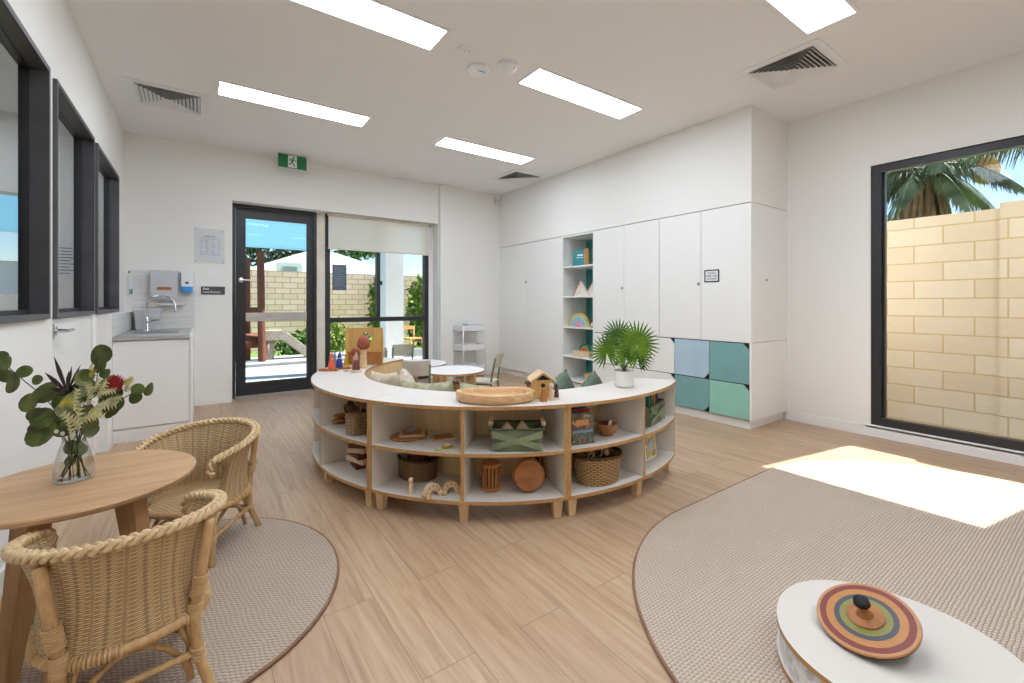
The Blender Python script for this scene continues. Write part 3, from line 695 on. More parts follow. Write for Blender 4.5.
b = B(); box(b, XL+.066, -.045, YB-.008, YB-.001, .852, 1.46); struct('trim_6', b, 'splash_tile')
b = B(); box(b, XL+.066, XL+.072, BY0, YB-.01, .852, 1.03); struct('trim_7', b, 'splash_tile')
t = thing('towel_dispenser', 'white wall box paper towel dispenser with a brown slot above the tap', 'towel dispenser', (-.3, YB-.009, 1.17))
b = B(); box(b, -.11, .11, -.1, 0, 0, .29); bevel(b, .008); obj('case', b, 'plastic_grey', t)
b = B(); box(b, -.06, .06, -.103, -.099, .085, .115); obj('paper_slot', b, 'mid_wood', t)
t = thing('soap_dispenser', 'small white soap dispenser with a blue base on the wall', 'soap dispenser', (-.11, YB-.009, 1.235))
b = B(); box(b, -.05, .05, -.09, 0, .06, .225); bevel(b, .01, 3); obj('case', b, 'plastic_white', t, True)
b = B(); box(b, -.048, .048, -.095, 0, 0, .06); bevel(b, .01, 3); obj('push_bar', b, 'blue_plastic', t, True)
b = B(); sphere(b, (0, -.091, .1), .018, 12, 8, (1, .25, .8)); obj('emblem', b, 'ink', t)
t = thing('paper_tray', 'thin white wall shelf just right of the tap below the dispenser', 'shelf', (-.21, YB-.01, 1.1))
b = B(); box(b, -.13, .07, -.09, 0, 0, .012); bevel(b, .003); obj('shelf_board', b, 'plastic_white', t)
b = B(); tube(b, [(.07, -.06, .006), (.1, -.06, .012)], .006, 8); obj('peg', b, 'plastic_grey', t)
t = thing('storage_tub', 'clear white plastic tub standing behind the tap on the bench', 'tub', (-.43, 5.78, .851))
b = B(); vs = box(b, -.1, .1, -.07, .07, 0, .2); [setattr(v, 'co', Vector((v.co.x*.88, v.co.y*.88, v.co.z))) for v in vs if v.co.z < .1]; bevel(b, .008); obj('tub_body', b, 'plastic_grey', t, True)
b = B(); box(b, -.106, .106, -.076, .076, .2, .21); bevel(b, .003); obj('lid', b, 'plastic_white', t)
b = B(); v = lathe(b, [(0, 0), (.022, 0), (.02, .006), (0, .007)], 16); xform(b, v, Matrix.Translation((.05, -.071, .13)) @ Matrix.Rotation(PI/2, 4, 'X')); obj('clip', b, 'chair_beige', t)
b = B(); box(b, -.005, .005, -.02, .02, -.012, .012); tag(obj('sticker', b, 'rainbow_green', loc=(XL+.075-.0, 5.6, 1.42)), 'tiny green sticker in the corner above the sink splashback', 'sticker')
t = thing('hand_wash_card', 'narrow pale card with a green foot on the wall left of the towel dispenser', 'card', (-.57, YB-.01, 1.2))
b = B(); box(b, -.02, .02, -.003, 0, -.0, .2); obj('card', b, 'paper', t); b = B(); box(b, -.014, .014, -.005, -.003, .01, .06); obj('green_foot', b, 'teal', t)
# acrylic notice and signs by the door
t = thing('evacuation_notice', 'white printed sheet behind clear acrylic on the wall left of the far door', 'notice', (.09, YB-.001, 1.75))
b = B(); box(b, -.14, .135, -.012, -.009, -.19, .19); obj('acrylic_cover', b, 'acrylic', t)
b = B(); box(b, -.1, .105, -.006, -.002, -.14, .13); obj('sheet', b, 'paper', t)
b = B()
box(b, -.055, .05, -.0075, -.0062, .098, .106)
for a in ((-.08, .085, .075, .078), (-.08, .085, -.1, -.097)): box(b, a[0], a[1], -.0075, -.0062, a[2], a[3])
for x in (-.08, -.03, .03, .083): box(b, x, x+.003, -.0075, -.0062, -.1, .075)
for k in range(7): box(b, -.07+.02*(k % 3), .0+.02*(k % 4), -.0075, -.0062, .05-k*.02, .053-k*.02)
obj('print', b, 'ink', t)
for sx in (-.125, .12):
    for sz in (-.175, .175):
        b = B(); v = lathe(b, [(0, 0), (.008, 0), (.008, .016), (0, .017)], 12); xform(b, v, Matrix.Translation((sx, 0, sz)) @ Matrix.Rotation(PI/2, 4, 'X')); obj('standoff_screw', b, 'steel', t)
t = thing('light_switch', 'white light switch plate above the dark exit plaque', 'switch', (.135, YB-.001, 1.47))
b = B(); box(b, -.06, .06, -.008, 0, -.045, .045); bevel(b, .003); obj('plate', b, 'plastic_white', t)
b = B(); [box(b, x-.009, x+.009, -.012, -.008, -.014, .014) for x in (-.03, 0, .03)]; obj('rocker', b, 'plastic_white', t)
t = thing('door_plaque', 'dark grey plaque with white lettering on the wall left of the far door', 'sign', (.12, YB-.001, 1.258))
b = B(); box(b, -.11, .11, -.005, 0, -.045, .045); bevel(b, .0015, 1); obj('plate', b, 'sign_grey', t)
text('lettering', 'Exit', .036, 'white_print', t, (-.092, -.0062, .008), (PI/2, 0, 0), bold=.0006); text('lettering', 'Level Entrance', .027, 'white_print', t, (-.092, -.0062, -.024), (PI/2, 0, 0), bold=.0004)

# ------------------------------------------------------------------ curved shelf ring
RC = Vector((1.97, 2.99)); RO, RI = 1.375, 1.02; TOPZ, MIDZ, BOTZ = .60, .36, .12
def sector(bm, r0, r1, a0, a1, z0, z1, n=18, mi_top=0, mi_side=1):
    rows = []
    for i in range(n+1):
        a = a0+(a1-a0)*i/n; c, s = math.cos(a), math.sin(a)
        rows.append([bm.verts.new((r*c, r*s, z)) for r, z in ((r0, z0), (r1, z0), (r1, z1), (r0, z1))])
    for i in range(n):
        p, q_ = rows[i], rows[i+1]
        for k in range(4):
            f = bm.faces.new([p[k], p[(k+1) % 4], q_[(k+1) % 4], q_[k]]); f.material_index = mi_top if k in (0, 2) else mi_side
    f = bm.faces.new(rows[0]); f.material_index = mi_side; f = bm.faces.new(rows[-1][::-1]); f.material_index = mi_side
def ring_unit(label):
    t = thing('curved_shelf', label, 'shelf unit', (0, 0, 0), 0, 'curved shelf units of the ring'); hb = R(22.86); off = Vector((-1.2, 0, 0))
    def put(name, b, mats):
        bmesh.ops.translate(b, verts=b.verts, vec=off); return obj(name, b, mats, t)
    b = B(); sector(b, RI, RO, -hb, hb, TOPZ-.018, TOPZ); put('top_panel', b, ['laminate_warm', 'ply_edge'])
    for z in (MIDZ, BOTZ):
        b = B(); sector(b, RI+.016, RO-.008, -hb+.013, hb-.013, z-.018, z); put('shelf', b, ['laminate_warm', 'ply_edge'])
    b = B(); sector(b, RI, RI+.015, -hb+.013, hb-.013, BOTZ-.018, TOPZ-.0185, 18, 1, 0); put('back_panel', b, ['birch', 'ply_edge'])
    for a, w in ((-hb+.0066, .009), (0, .009), (hb-.0066, .009)):
        for z0, z1 in ((BOTZ-.018, TOPZ-.0185),) if a else ((BOTZ+.0005, MIDZ-.0185), (MIDZ+.0005, TOPZ-.0185)):
            b = B(); vs = box(b, RI+.0155, RO-.009, -w, w, z0, z1)
            for f in b.faces: f.material_index = 1 if abs(f.normal.x) > .5 or abs(f.calc_center_median().x-(RO-.009)) < 1e-4 else 0
            xform(b, vs, Matrix.Rotation(a, 4, 'Z')); put('divider', b, ['laminate_inner', 'ply_edge'])
    for a, r in ((-hb+.03, RO-.06), (0, RO-.06), (hb-.03, RO-.06), (-hb+.04, RI+.05), (hb-.04, RI+.05)):
        b = B(); vs = box(b, r-.024, r+.024, -.026, .026, 0, BOTZ-.0185)
        for v in vs:
            if v.co.z < .01: v.co.y *= .72; v.co.x = r+(v.co.x-r)*.72
        bevel(b, .003, 1); vs = list(b.verts); xform(b, vs, Matrix.Rotation(a, 4, 'Z')); put('leg', b, 'pale_wood')
    return t
def unit_pose(deg):
    a = R(deg); return (RC.x+1.2*math.cos(a), RC.y+1.2*math.sin(a), 0), a
U = ring_unit('curved shelf unit at the front of the ring, holding the upright slatted drum')
p_, a_ = unit_pose(-130.7); U.location = p_; U.rotation_euler = (0, 0, a_)
for deg, lb in ((-84.9, 'right-hand curved shelf unit of the ring, carrying the potted fan palm'),
                (-176.5, 'left-hand curved shelf unit of the ring, with the wooden blocks and tall wicker basket'),
                (-222.3, 'rearmost curved shelf unit of the ring, toward the glass door, with gnomes on top')):
    p_, a_ = unit_pose(deg); dup(U, p_, a_, lb)
def rz_face(p):            # rotation so that local -Y faces outward from the ring centre
    return math.atan2(p.y-RC.y, p.x-RC.x)+PI/2
def ringpos(px, py, z, inward=0):
    p = at(px, py, z); d = Vector((p.x-RC.x, p.y-RC.y)); r = d.length-inward; a = math.atan2(d.y, d.x)
    for _ in range(40):        # turn about the ring centre until it lines up again
        x, y = RC.x+r*math.cos(a), RC.y+r*math.sin(a); w_ = 512+F*(x*cy-y*sy)/(x*sy+y*cy); a += (px-w_)*.003
    return Vector((RC.x+r*math.cos(a), RC.y+r*math.sin(a), z+.001))
def ringpolar(deg, r, z): return Vector((RC.x+r*math.cos(R(deg)), RC.y+r*math.sin(R(deg)), z+.001))

# --- baskets
def round_basket(name, label, loc, r0, r1, h, mat, rz=0, sx=1., sy_=1., fill=None, n=40):
    t = thing(name, label, 'basket', loc, rz)
    def fn(u, v):
        a = 2*PI*u
        if v < .62: k = v/.62; r = r0+(r1-r0)*k**.8; z = h*k
        else: k = (v-.62)/.38; r = r1-.012-(r1-r0)*k**.9; z = h*(1-k)+.012*k
        wob = 1+.015*math.sin(3*a)+.008*math.sin(7*a)
        return (r*sx*wob*math.cos(a), r*sy_*wob*math.sin(a), z+.004*math.sin(2*a)*(z/h))
    b = B(); grid(b, fn, n*2, 18, True, 0, 2*PI*r1, h*2.6); c1 = b.verts.new((0, 0, .002)); b.verts.ensure_lookup_table()
    obj('woven_body', b, mat, t)
    b = B(); lathe(b, [(0, .002), (r0*.98, .002), (r0*.98, .014), (0, .014)], 24); xform(b, list(b.verts), Matrix.Diagonal((sx, sy_, 1, 1))); obj('base', b, mat, t)
    b = B(); pts = [(((r1-.004)*sx)*math.cos(a), ((r1-.004)*sy_)*math.sin(a), h+.004*math.sin(2*a)+.002*math.sin(a*22)) for a in [2*PI*k/96 for k in range(96)]]
    tube(b, pts, .008, 8, True); obj('rim', b, mat if mat != 'green_weave' else mat, t)
    return t
def rect_basket(label, loc, w, d, h, rz, handles=True):
    t = thing('green_basket', label, 'basket', loc, rz)
    def fn(u, v):
        k = v/.6 if v < .6 else (1-v)/.4
        ins = 0 if v < .6 else .008
        W, D = (w/2-.012+.012*k-ins), (d/2-.012+.012*k-ins)
        P = 2*(W+D); s = u*4
        a = 2*PI*u; c, s_ = math.cos(a), math.sin(a); e = .22
        return (W*math.copysign(abs(c)**e, c), D*math.copysign(abs(s_)**e, s_), h*k if v < .6 else max(.012, h*k))
    b = B(); grid(b, fn, 96, 18, True, 0, 2*(w+d), h*2.4); obj('woven_body', b, 'green_weave', t)
    b = B(); box(b, -w/2+.018, w/2-.018, -d/2+.018, d/2-.018, .002, .012); obj('base', b, 'green_weave', t)
    b = B(); pts = []
    for k in range(96):
        a = 2*PI*k/96; c, s_ = math.cos(a), math.sin(a); pts.append(((w/2)*math.copysign(abs(c)**.22, c), (d/2)*math.copysign(abs(s_)**.22, s_), h+.001*math.sin(k*2)))
    tube(b, pts, .005, 6, True); obj('rim', b, 'green_weave', t)
    # crossing strands on the front
    b = B()
    for j in range(7):
        o_ = (j-3)*.0052
        for sgn in (-1, 1):
            tube(b, [(-w/2*.96, -d/2-.001, h*.5-sgn*h*.3+o_), (0, -d/2-.004-.001*j*(sgn > 0), h*.5+o_*.7), (w/2*.96, -d/2-.001, h*.5+sgn*h*.3+o_)], .0022, 5)
    obj('cross_lacing', b, 'green_lacing', t)
    if handles:
        for sx in (-1, 1):
            b = B(); tube(b, [(sx*(w/2+.002), -.055, h+.022), (sx*(w/2+.002), .055, h+.022)], .0125, 12); obj('handle', b, 'pale_wood', t, 50)
            b = B()
            for y in (-.05, .05): tube(b, [(sx*w/2, y, h-.02), (sx*(w/2+.002), y, h+.024)], .006, 6)
            obj('handle_lashing', b, 'green_weave', t)
    return t
p = ringpos(517, 453, MIDZ, .09); rz = rz_face(p)
gb = rect_basket('green woven rectangular basket with pale wooden handles in the centre unit upper shelf', p, .27, .17, .115, rz-.12)
def loose(name, label, cat, b, mat, loc, rot=(0, 0, 0), group=None, smooth=None):
    return tag(obj(name, b, mat, loc=loc, rot=rot, smooth=smooth), label, cat, group)
for dx, s in ((-.05, .03), (.03, .032)):
    b = B(); vs = prism(b, [(-s, 0), (s, 0), (0, s*1.1)], -.02, .02); xform(b, vs, Matrix.Rotation(PI/2, 4, 'X')); bevel(b, .003)
    loose('wooden_wedge', '%s wooden wedge poking out of the green basket in the centre unit' % ('left pale' if dx < 0 else 'right pale'), 'block', b, 'pale_wood', p+Vector((dx*math.cos(rz), dx*math.sin(rz), .10)), (0, 0, rz))
    b = B(); box(b, -.03, .03, -.025, .025, 0, .085); bevel(b, .004)
    loose('wooden_block', '%s block under the wedge inside the green basket' % ('left' if dx < 0 else 'right'), 'block', b, 'mid_wood', p+Vector((dx*math.cos(rz), dx*math.sin(rz), .0135)), (0, 0, rz))
# slatted wooden drum
def drum(label, loc, r, h, rot=(0, 0, 0), dark='dark_wood', cat='drum'):
    t = thing('slatted_drum', label, cat, loc); t.rotation_euler = rot
    b = B(); lathe(b, [(0, 0), (r, 0), (r, .02), (r*.8, .02), (0, .02)], 32); obj('base_disc', b, 'orange_wood', t, 40)
    b = B(); lathe(b, [(0, h-.022), (r*.9, h-.022), (r*1.03, h-.016), (r*1.03, h-.004), (r*.96, h), (r*.3, h+.002), (0, h+.002)], 32); obj('top_disc', b, 'mid_wood', t, 40)
    b = B(); lathe(b, [(0, .0205), (r*.5, .0205), (r*.5, h-.0225), (0, h-.0225)], 24); obj('core', b, 'dark_wood', t, 40)
    for k in range(16):
        a = 2*PI*k/16; b = B(); vs = box(b, r*.86, r*.97, -.0045, .0045, .0205, h-.0225); xform(b, vs, Matrix.Rotation(a, 4, 'Z')); obj('slat', b, 'orange_wood' if k % 2 else 'mid_wood', t)
    return t
p = ringpos(491, 495, BOTZ, .075); drum('upright slatted wooden drum on the lower shelf of the centre unit', p, .05, .145)
p = ringpos(541, 490, BOTZ, .22); drum('dark slatted wooden drum behind the round wooden disc on the centre lower shelf', p, .072, .14)
p = ringpos(529, 499.5, BOTZ, .085); rz = rz_face(p); t = thing('round_wooden_drum', 'round orange-brown wooden disc leaning on the centre lower shelf', 'drum', p, rz)
b = B(); vs = lathe(b, [(0, 0), (.076, 0), (.083, .008), (.083, .05), (.078, .058), (0, .058)], 40); xform(b, vs, Matrix.Translation((0, .045, .0835)) @ Matrix.Rotation(R(83), 4, 'X')); obj('disc', b, 'orange_wood', t, 40)
# seagrass basket lower left of centre unit
p = ringpos(418, 486, BOTZ, .12); round_basket('seagrass_basket', 'dark oval seagrass basket on the lower shelf behind the peg doll', p, .098, .108, .115, 'seagrass_dark', rz_face(p), 1.15, .85)
b = B(); sphere(b, (0, 0, .05), .05, 14, 8, (1.2, .8, .8)); loose('wooden_stone', 'brown wooden lump showing over the dark seagrass basket', 'toy', b, 'dark_wood', p+Vector((.01, .01, .0455)), smooth=True)
def peg(label, loc, h, mat, cat='peg doll', head=None, rr=.3, name='peg_doll'):
    t = thing(name, label, cat, loc)
    b = B(); r = h*.17; lathe(b, [(0, 0), (r, 0), (r*1.02, h*.05), (r*.95, h*.3), (r*.72, h*.62), (r*.5, h*.7), (0, h*.7)], 20); obj('body', b, mat, t, True)
    b = B(); sphere(b, (0, 0, h*.83), h*.155, 16, 10, (1, 1, 1.05)); obj('head', b, head or mat, t, True); return t
peg('small pale wooden peg doll on the lower shelf before the seagrass basket', ringpos(411, 494.5, BOTZ, .01), .085, 'pale_block')
def arch_toy(label, loc, rz, mat, s=1.):
    t = thing('wheeled_arch_toy', label, 'toy', loc, rz); b = B()
    pts = [(.05*s*math.cos(PI*k/14), .014*s+.055*s*math.sin(PI*k/14)) for k in range(15)]+[(.02*s*math.cos(PI*k/8), .014*s+.022*s*math.sin(PI*k/8)) for k in range(8, -1, -1)]
    vs = prism(b, pts, -.014*s, .014*s); xform(b, vs, Matrix.Rotation(PI/2, 4, 'X')); bevel(b, .003); obj('arch', b, mat, t)
    b = B()
    for k in range(5):
        a = PI*(k+.5)/5; vs = lathe(b, [(0, -.0145*s), (.005*s, -.0145*s), (.005*s, .0145*s), (0, .0145*s)], 8); xform(b, vs, Matrix.Translation((.037*s*math.cos(a), 0, .014*s+.04*s*math.sin(a))) @ Matrix.Rotation(PI/2, 4, 'X'))
    obj('peg_dots', b, 'mid_wood', t)
    for sx in (-1, 1):
        for y in (-.02*s, .02*s):
            b = B(); vs = lathe(b, [(0, -.005*s), (.014*s, -.005*s), (.014*s, .005*s), (0, .005*s)], 16); xform(b, vs, Matrix.Translation((sx*.036*s, y, .014*s)) @ Matrix.Rotation(PI/2, 4, 'X')); obj('wheel', b, 'pale_wood', t, True)
arch_toy('cream arched wooden toy on wheels on the lower shelf, nearer the peg doll', ringpos(432, 499, BOTZ, .03), R(8), 'pale_block', 1.)
arch_toy('tan arched wooden toy on wheels beside the shelf divider', ringpos(451, 495.5, BOTZ, .03), R(-20), 'pale_wood', .95)
# boards on upper-left shelf of centre unit
p = ringpos(410, 443, MIDZ, .09); t = thing('wood_slice', 'round bark-edged wood slice under the square boards', 'wood slice', p)
b = B(); pts = [((.1+.006*math.sin(3*a)+.003*math.sin(11*a))*math.cos(a), (.085+.005*math.sin(5*a))*math.sin(a)) for a in [2*PI*k/60 for k in range(60)]]
prism(b, pts, 0, .014); bevel(b, .002, 1); obj('slice', b, 'orange_wood', t)
b = B(); tube(b, [(x*1.01, y*1.01, .007) for x, y in pts], .0075, 6, True); obj('bark', b, 'mid_wood', t)
def square_board(label, loc, rz, item=None, rx=0, s=.07):
    t = thing('wooden_board', label, 'board', loc, rz); t.rotation_euler = (rx, 0, rz)
    b = B(); box(b, -s, s, -s*.8, s*.8, 0, .008); bevel(b, .002); obj('board', b, 'pale_wood', t)
    b = B(); box(b, -s*.8, s*.8, -s*.6, s*.6, .0082, .0095); obj('inset', b, 'orange_wood', t)
    return t
square_board('square wooden tile with a grey felt bird lying on the wood slice', p+Vector((.012, -.005, .0155)), R(-25))
b = B(); sphere(b, (0, 0, .012), .018, 12, 8, (1.2, .7, .6)); sphere(b, (.02, 0, .02), .01, 10, 6); tube(b, [(-.02, 0, .012), (-.045, .005, .012)], [.007, .003], 6)
loose('felt_bird', 'small grey-blue felt bird on the square wooden tile', 'toy', b, 'glass_grey', p+Vector((.01, -.005, .0255)), (0, 0, .5), smooth=True)
p = ringpos(443, 444, MIDZ, .10); square_board('square wooden tile lying flat right of the wood slice', p, R(-15), s=.065)
p = ringpos(445, 452.5, MIDZ, .045); b = B(); box(b, -.055, .055, -.025, .025, 0, .0015); loose('paper_card', 'pale card lying under the yellow toy bee', 'card', b, 'cream_leaf', p, (0, 0, R(-20)))
t = thing('toy_bee', 'small yellow and brown toy bee with pale wings on the card', 'toy', p+Vector((.01, 0, .002)), R(-15))
b = B(); sphere(b, (-.006, 0, .009), .016, 12, 8, (1.4, .6, .55)); obj('body', b, 'mustard', t, True)
b = B(); sphere(b, (.022, 0, .012), .012, 12, 8, (1, .9, .9)); obj('head', b, 'mid_wood', t, True)
b = B(); sphere(b, (.005, .012, .023), .016, 12, 6, (1.2, .6, .12)); obj('wing', b, 'bone_white', t, True)
b = B(); sphere(b, (.005, -.012, .023), .016, 12, 6, (1.2, .6, .12)); obj('wing', b, 'bone_white', t, True)

# left unit
p = ringpos(357, 440, MIDZ, .075); rz = rz_face(p); t = thing('leaf_basket', 'tall square basket of plaited leaf strips in the left unit, upper shelf', 'basket', p, rz)
def fn(u, v):
    a = 2*PI*u; c, s_ = math.cos(a), math.sin(a); k = v/.62 if v < .62 else (1-v)/.38; w_ = .048+.008*k-(0 if v < .62 else .006)
    return (w_*math.copysign(abs(c)**.4, c), w_*math.copysign(abs(s_)**.4, s_), max(.003, .135*k))
b = B(); grid(b, fn, 60, 16, True, 0, .42, .3); obj('woven_body', b, 'leaf_weave', t)
b = B(); box(b, -.04, .04, -.04, .04, .002, .012); obj('base', b, 'leaf_weave', t)
b = B(); grid(b, lambda u, v: ((.046+.006*math.sin(v*30))*math.cos(2*PI*u), .062*(v-.5)*2 , (.046+.006*math.sin(v*30))*math.sin(2*PI*u)), 30, 16, True, 0, .3, .14)
tag(obj('rolled_mat', b, 'leaf_weave', loc=p+Vector((-.005, .01, .17)), rot=(R(12), 0, rz+R(35))), 'rolled plaited leaf mat lying on top of the tall basket', 'mat')
for k, (z, s) in enumerate(((0, 1.), (.032, .8))):
    b = B(); sphere(b, (0, 0, .016), .052*s, 20, 10, (1, .8, .32)); loose('wooden_pebble', ('lower wide' if k == 0 else 'upper small') + ' wooden pebble of the stacked pair in the left unit', 'toy', b, 'mid_wood', ringpos(339.5, 430, MIDZ, .06)+Vector((0, 0, z)), smooth=True)
p = ringpos(358, 475, BOTZ, .075); rz = rz_face(p)
for k, (m_, an, l_, nm) in enumerate((('red_wood', -12, .065, 'dark red block at the bottom'), ('pale_block', 6, .085, 'long pale block second from the bottom'), ('red_wood', -6, .07, 'dark red block third from the bottom'), ('pale_block', 28, .06, 'pale tilted block fourth from the bottom'), ('dark_wood', 40, .05, 'dark brown block second from the top'), ('pale_block', 22, .05, 'small pale block on the very top'))):
    b = B(); box(b, -l_, l_, -.028, .028, 0, .0285); bevel(b, .003); loose('building_block', nm + ' of the stack in the left unit', 'block', b, m_, p+Vector((0, 0, k*.0292)), (0, 0, rz+R(an)), 'stacked blocks in the left unit')
p = ringpos(316.5, 455.5, BOTZ, .11); b = B(); box(b, -.06, .06, -.05, .05, 0, .075); bevel(b, .003); loose('wooden_crate', 'plain pale wooden box at the left end of the ring, lower shelf', 'box', b, 'birch', p, (0, 0, rz_face(p)))

# right unit
p = ringpos(583, 448, MIDZ, .055); rz = rz_face(p)
def storybook(px, lab, mat, dz, w_, h_, ang, off):
    q_ = p+Vector((off*math.cos(rz+PI/2), off*math.sin(rz+PI/2), 0)); return bk('picture_book', lab, q_, w_, h_, .014, mat, rz+ang, -.06)
t = storybook(0, 'colourful illustrated storybook facing out beside the wooden bowl', 'storybook_cover', 0, .132, .165, R(-2), 0)
b = B(); box(b, -.045, .035, -.009, -.0072, .1, .13); obj('title_panel', b, 'book_orange', t); b = B(); box(b, -.062, .06, -.009, -.0072, .062, .075); obj('banner', b, 'light_blue_felt', t)
text('lettering', 'LION', .026, 'mustard', t, (-.03, -.0094, .105), (PI/2, 0, 0)) if False else None
storybook(0, 'red book standing just behind the colourful storybook', 'book_red', 0, .135, .178, R(-2), .035)
storybook(0, 'navy blue book, rearmost behind the colourful storybook', 'book_navy', 0, .14, .186, R(2), .066)
p = ringpos(607, 442, MIDZ, .10); t = thing('wooden_bowl', 'orange-brown wooden bowl with feathers and shells in the right unit', 'bowl', p)
b = B(); lathe(b, [(0, 0), (.028, 0), (.048, .018), (.058, .045), (.06, .068), (.055, .068), (.05, .045), (.038, .02), (0, .012)], 36); obj('bowl_wall', b, 'orange_wood', t, 50)
for k, (x, y, m_, a) in enumerate(((.0, .0, 'bone_white', .5), (.02, .01, 'pale_block', -.6), (-.02, .0, 'dark_wood', 1.4), (-.01, .02, 'dark_wood', 2.5), (.015, -.02, 'mid_wood', -1.5))):
    b = B(); sphere(b, (0, 0, .028), .03 if k else .036, 10, 8, (.35, .2, 1)); loose('shell' if k < 2 else 'seed_pod', ('white upright shell', 'pale shell', 'dark seed pod at the left', 'dark seed pod at the back', 'brown seed pod at the front')[k]+' sticking out of the wooden bowl', 'shell' if k < 2 else 'seed pod', b, m_, p+Vector((x, y, .024)), (.5*math.sin(a), .5*math.cos(a), a), smooth=True)
p = ringpos(598, 491.5, BOTZ, .125); rz = rz_face(p); rbk = round_basket('wicker_basket', 'large light seagrass basket on the lower shelf of the right unit', p, .122, .145, .15, 'seagrass_light', rz, 1.05, .72)
for dx, m_, a, l in ((-.045, 'pale_wood', .5, 'left cane loop'), (.0, 'pale_wood', -.3, 'middle cane loop'), (.06, 'pale_block', 1., 'right pale stick')):
    b = B()
    if 'loop' in l: tube(b, [(.026*math.cos(2*PI*k/20), .006*math.sin(4*PI*k/20), .036*math.sin(2*PI*k/20)) for k in range(20)], .0055, 8, True)
    else: tube(b, [(-.05, 0, -.01), (.05, 0, .01)], .012, 8)
    loose('cane_loop' if 'loop' in l else 'wooden_stick', l + ' lying in the large light basket', 'toy', b, m_, p+Vector((dx*math.cos(rz), dx*math.sin(rz), .158)), (.3, .1, rz+a))
b = B(); grid(b, lambda u, v: (.11*v*math.cos(2*PI*u), .065*v*math.sin(2*PI*u), .0+.02*(1-v)+.01*math.sin(9*u*PI)*v), 30, 6, True); loose('dark_cloth', 'dark cloth filling the large light basket', 'cloth', b, 'dark_wood', p+Vector((0, 0, .115)), (0, 0, rz))
p = ringpolar(-73.3, 1.235, MIDZ); rz = rz_face(p); rect_basket('green woven basket of books in the right unit upper shelf', p, .25, .17, .13, rz, False)
for k, (m_, h_, o_) in enumerate((('book_teal', .19, -.05), ('book_teal', .2, -.02), ('book_yellow', .19, .015), ('book_red', .2, .035), ('book_navy', .2, .06))):
    t = bk('picture_book', ('teal book, front one,', 'teal book, second one,', 'yellow-spined book', 'red book', 'navy book')[k]+' standing in the green basket of the right unit', p+Vector((o_*math.cos(rz)*1.3, o_*math.sin(rz)*1.3, .013)), .12, h_-.02, .016, m_, rz+PI/2, -.1, 'books in the green basket')
p = ringpolar(-71.8, 1.26, BOTZ); rz = rz_face(p)
t = bk('picture_book', 'white picture book with a yellow floral frame in the right unit, lower shelf', p, .15, .165, .012, 'plastic_white', rz-.12, -.06)
b = B(); box(b, -.066, .066, -.0075, -.0062, .012, .152); obj('floral_print', b, 'yellow_pattern', t)
b = B(); vs = prism(b, [(.036*math.cos(2*PI*k/24), .045*math.sin(2*PI*k/24)) for k in range(24)], 0, .0012); xform(b, vs, Matrix.Translation((0, -.0078, .085)) @ Matrix.Rotation(PI/2, 4, 'X')); obj('oval_print', b, 'book_grey', t)
d = Vector((math.cos(rz+PI/2), math.sin(rz+PI/2), 0))
bk('picture_book', 'grey book standing just behind the white floral picture book', p+d*.022, .15, .16, .014, 'book_grey', rz-.12, -.06)
bk('picture_book', 'pale blue book, rearmost behind the white floral picture book', p+d*.045, .15, .17, .014, 'rainbow_blue', rz-.12, -.06)

# --- on top of the ring
T1 = TOPZ+.001
c = at(495.5, 400.5, TOPZ); t = thing('carved_tray', 'large hollowed oval tray of pale carved wood on the ring top', 'tray', (c.x, c.y+.0, T1), R(-36))
NU = 72
def tray_r(a, k): return (1+.03*math.sin(2*a+.5)+.02*math.sin(3*a)) * k
def tfn(u, v):
    a = 2*PI*u
    P_ = [(0, 0), (.90, 0), (.98, .01), (1.0, .03), (.985, .048), (.96, .052), (.89, .05), (.85, .042), (.78, .016), (0, .012)]
    s = v*(len(P_)-1); i = min(int(s), len(P_)-2); f = s-i
    r = P_[i][0]*(1-f)+P_[i+1][0]*f; z = P_[i][1]*(1-f)+P_[i+1][1]*f
    kk = tray_r(a, r); return (.21*kk*math.cos(a), .132*kk*math.sin(a), z+.004*math.sin(2*a+1)*(z > .03))
b = B(); grid(b, tfn, NU, 18, True); bmesh.ops.remove_doubles(b, verts=b.verts, dist=.0008); obj('bowl_shell', b, 'tray_wood', t)
# birdhouse
c = at(543, 399, TOPZ); rz = R(-28); t = thing('birdhouse', 'honey-coloured wooden birdhouse with a pitched roof on the ring top', 'birdhouse', (c.x+.03, c.y+.05, T1), rz)
b = B(); w, d_, h = .052, .045, .10
vs = [b.verts.new(p_) for p_ in ((-w, -d_, 0), (w, -d_, 0), (w, -d_, h), (0, -d_, h+.036), (-w, -d_, h))]; vs2 = [b.verts.new((v.co.x, d_, v.co.z)) for v in vs]
b.faces.new(vs); b.faces.new(vs2[::-1])
for i in range(5): b.faces.new([vs[(i+1) % 5], vs[i], vs2[i], vs2[(i+1) % 5]])
obj('box_body', b, 'honey_wood', t)
for sg in (-1, 1):
    b = B(); vs = box(b, 0, .084, -.062, .062, 0, .009); xform(b, vs, Matrix.Translation((0, 0, h+.036)) @ Matrix.Rotation(R(34), 4, 'Y'))
    if sg < 0: xform(b, list(b.verts), Matrix.Diagonal((-1, 1, 1, 1)))
    obj('roof_panel', b, 'pale_wood', t)
b = B(); vs = lathe(b, [(0, 0), (.012, 0), (.012, .002), (0, .002)], 20); xform(b, vs, Matrix.Translation((0, -d_-.0002, .07)) @ Matrix.Rotation(PI/2, 4, 'X')); obj('entrance_hole', b, 'shade_black', t)
b = B(); vs = prism(b, [(-.038, 0), (.038, 0), (0, .026)], 0, .002); xform(b, vs, Matrix.Translation((0, -d_-.0002, h)) @ Matrix.Rotation(PI/2, 4, 'X')); obj('gable_vent', b, 'shade_black', t)
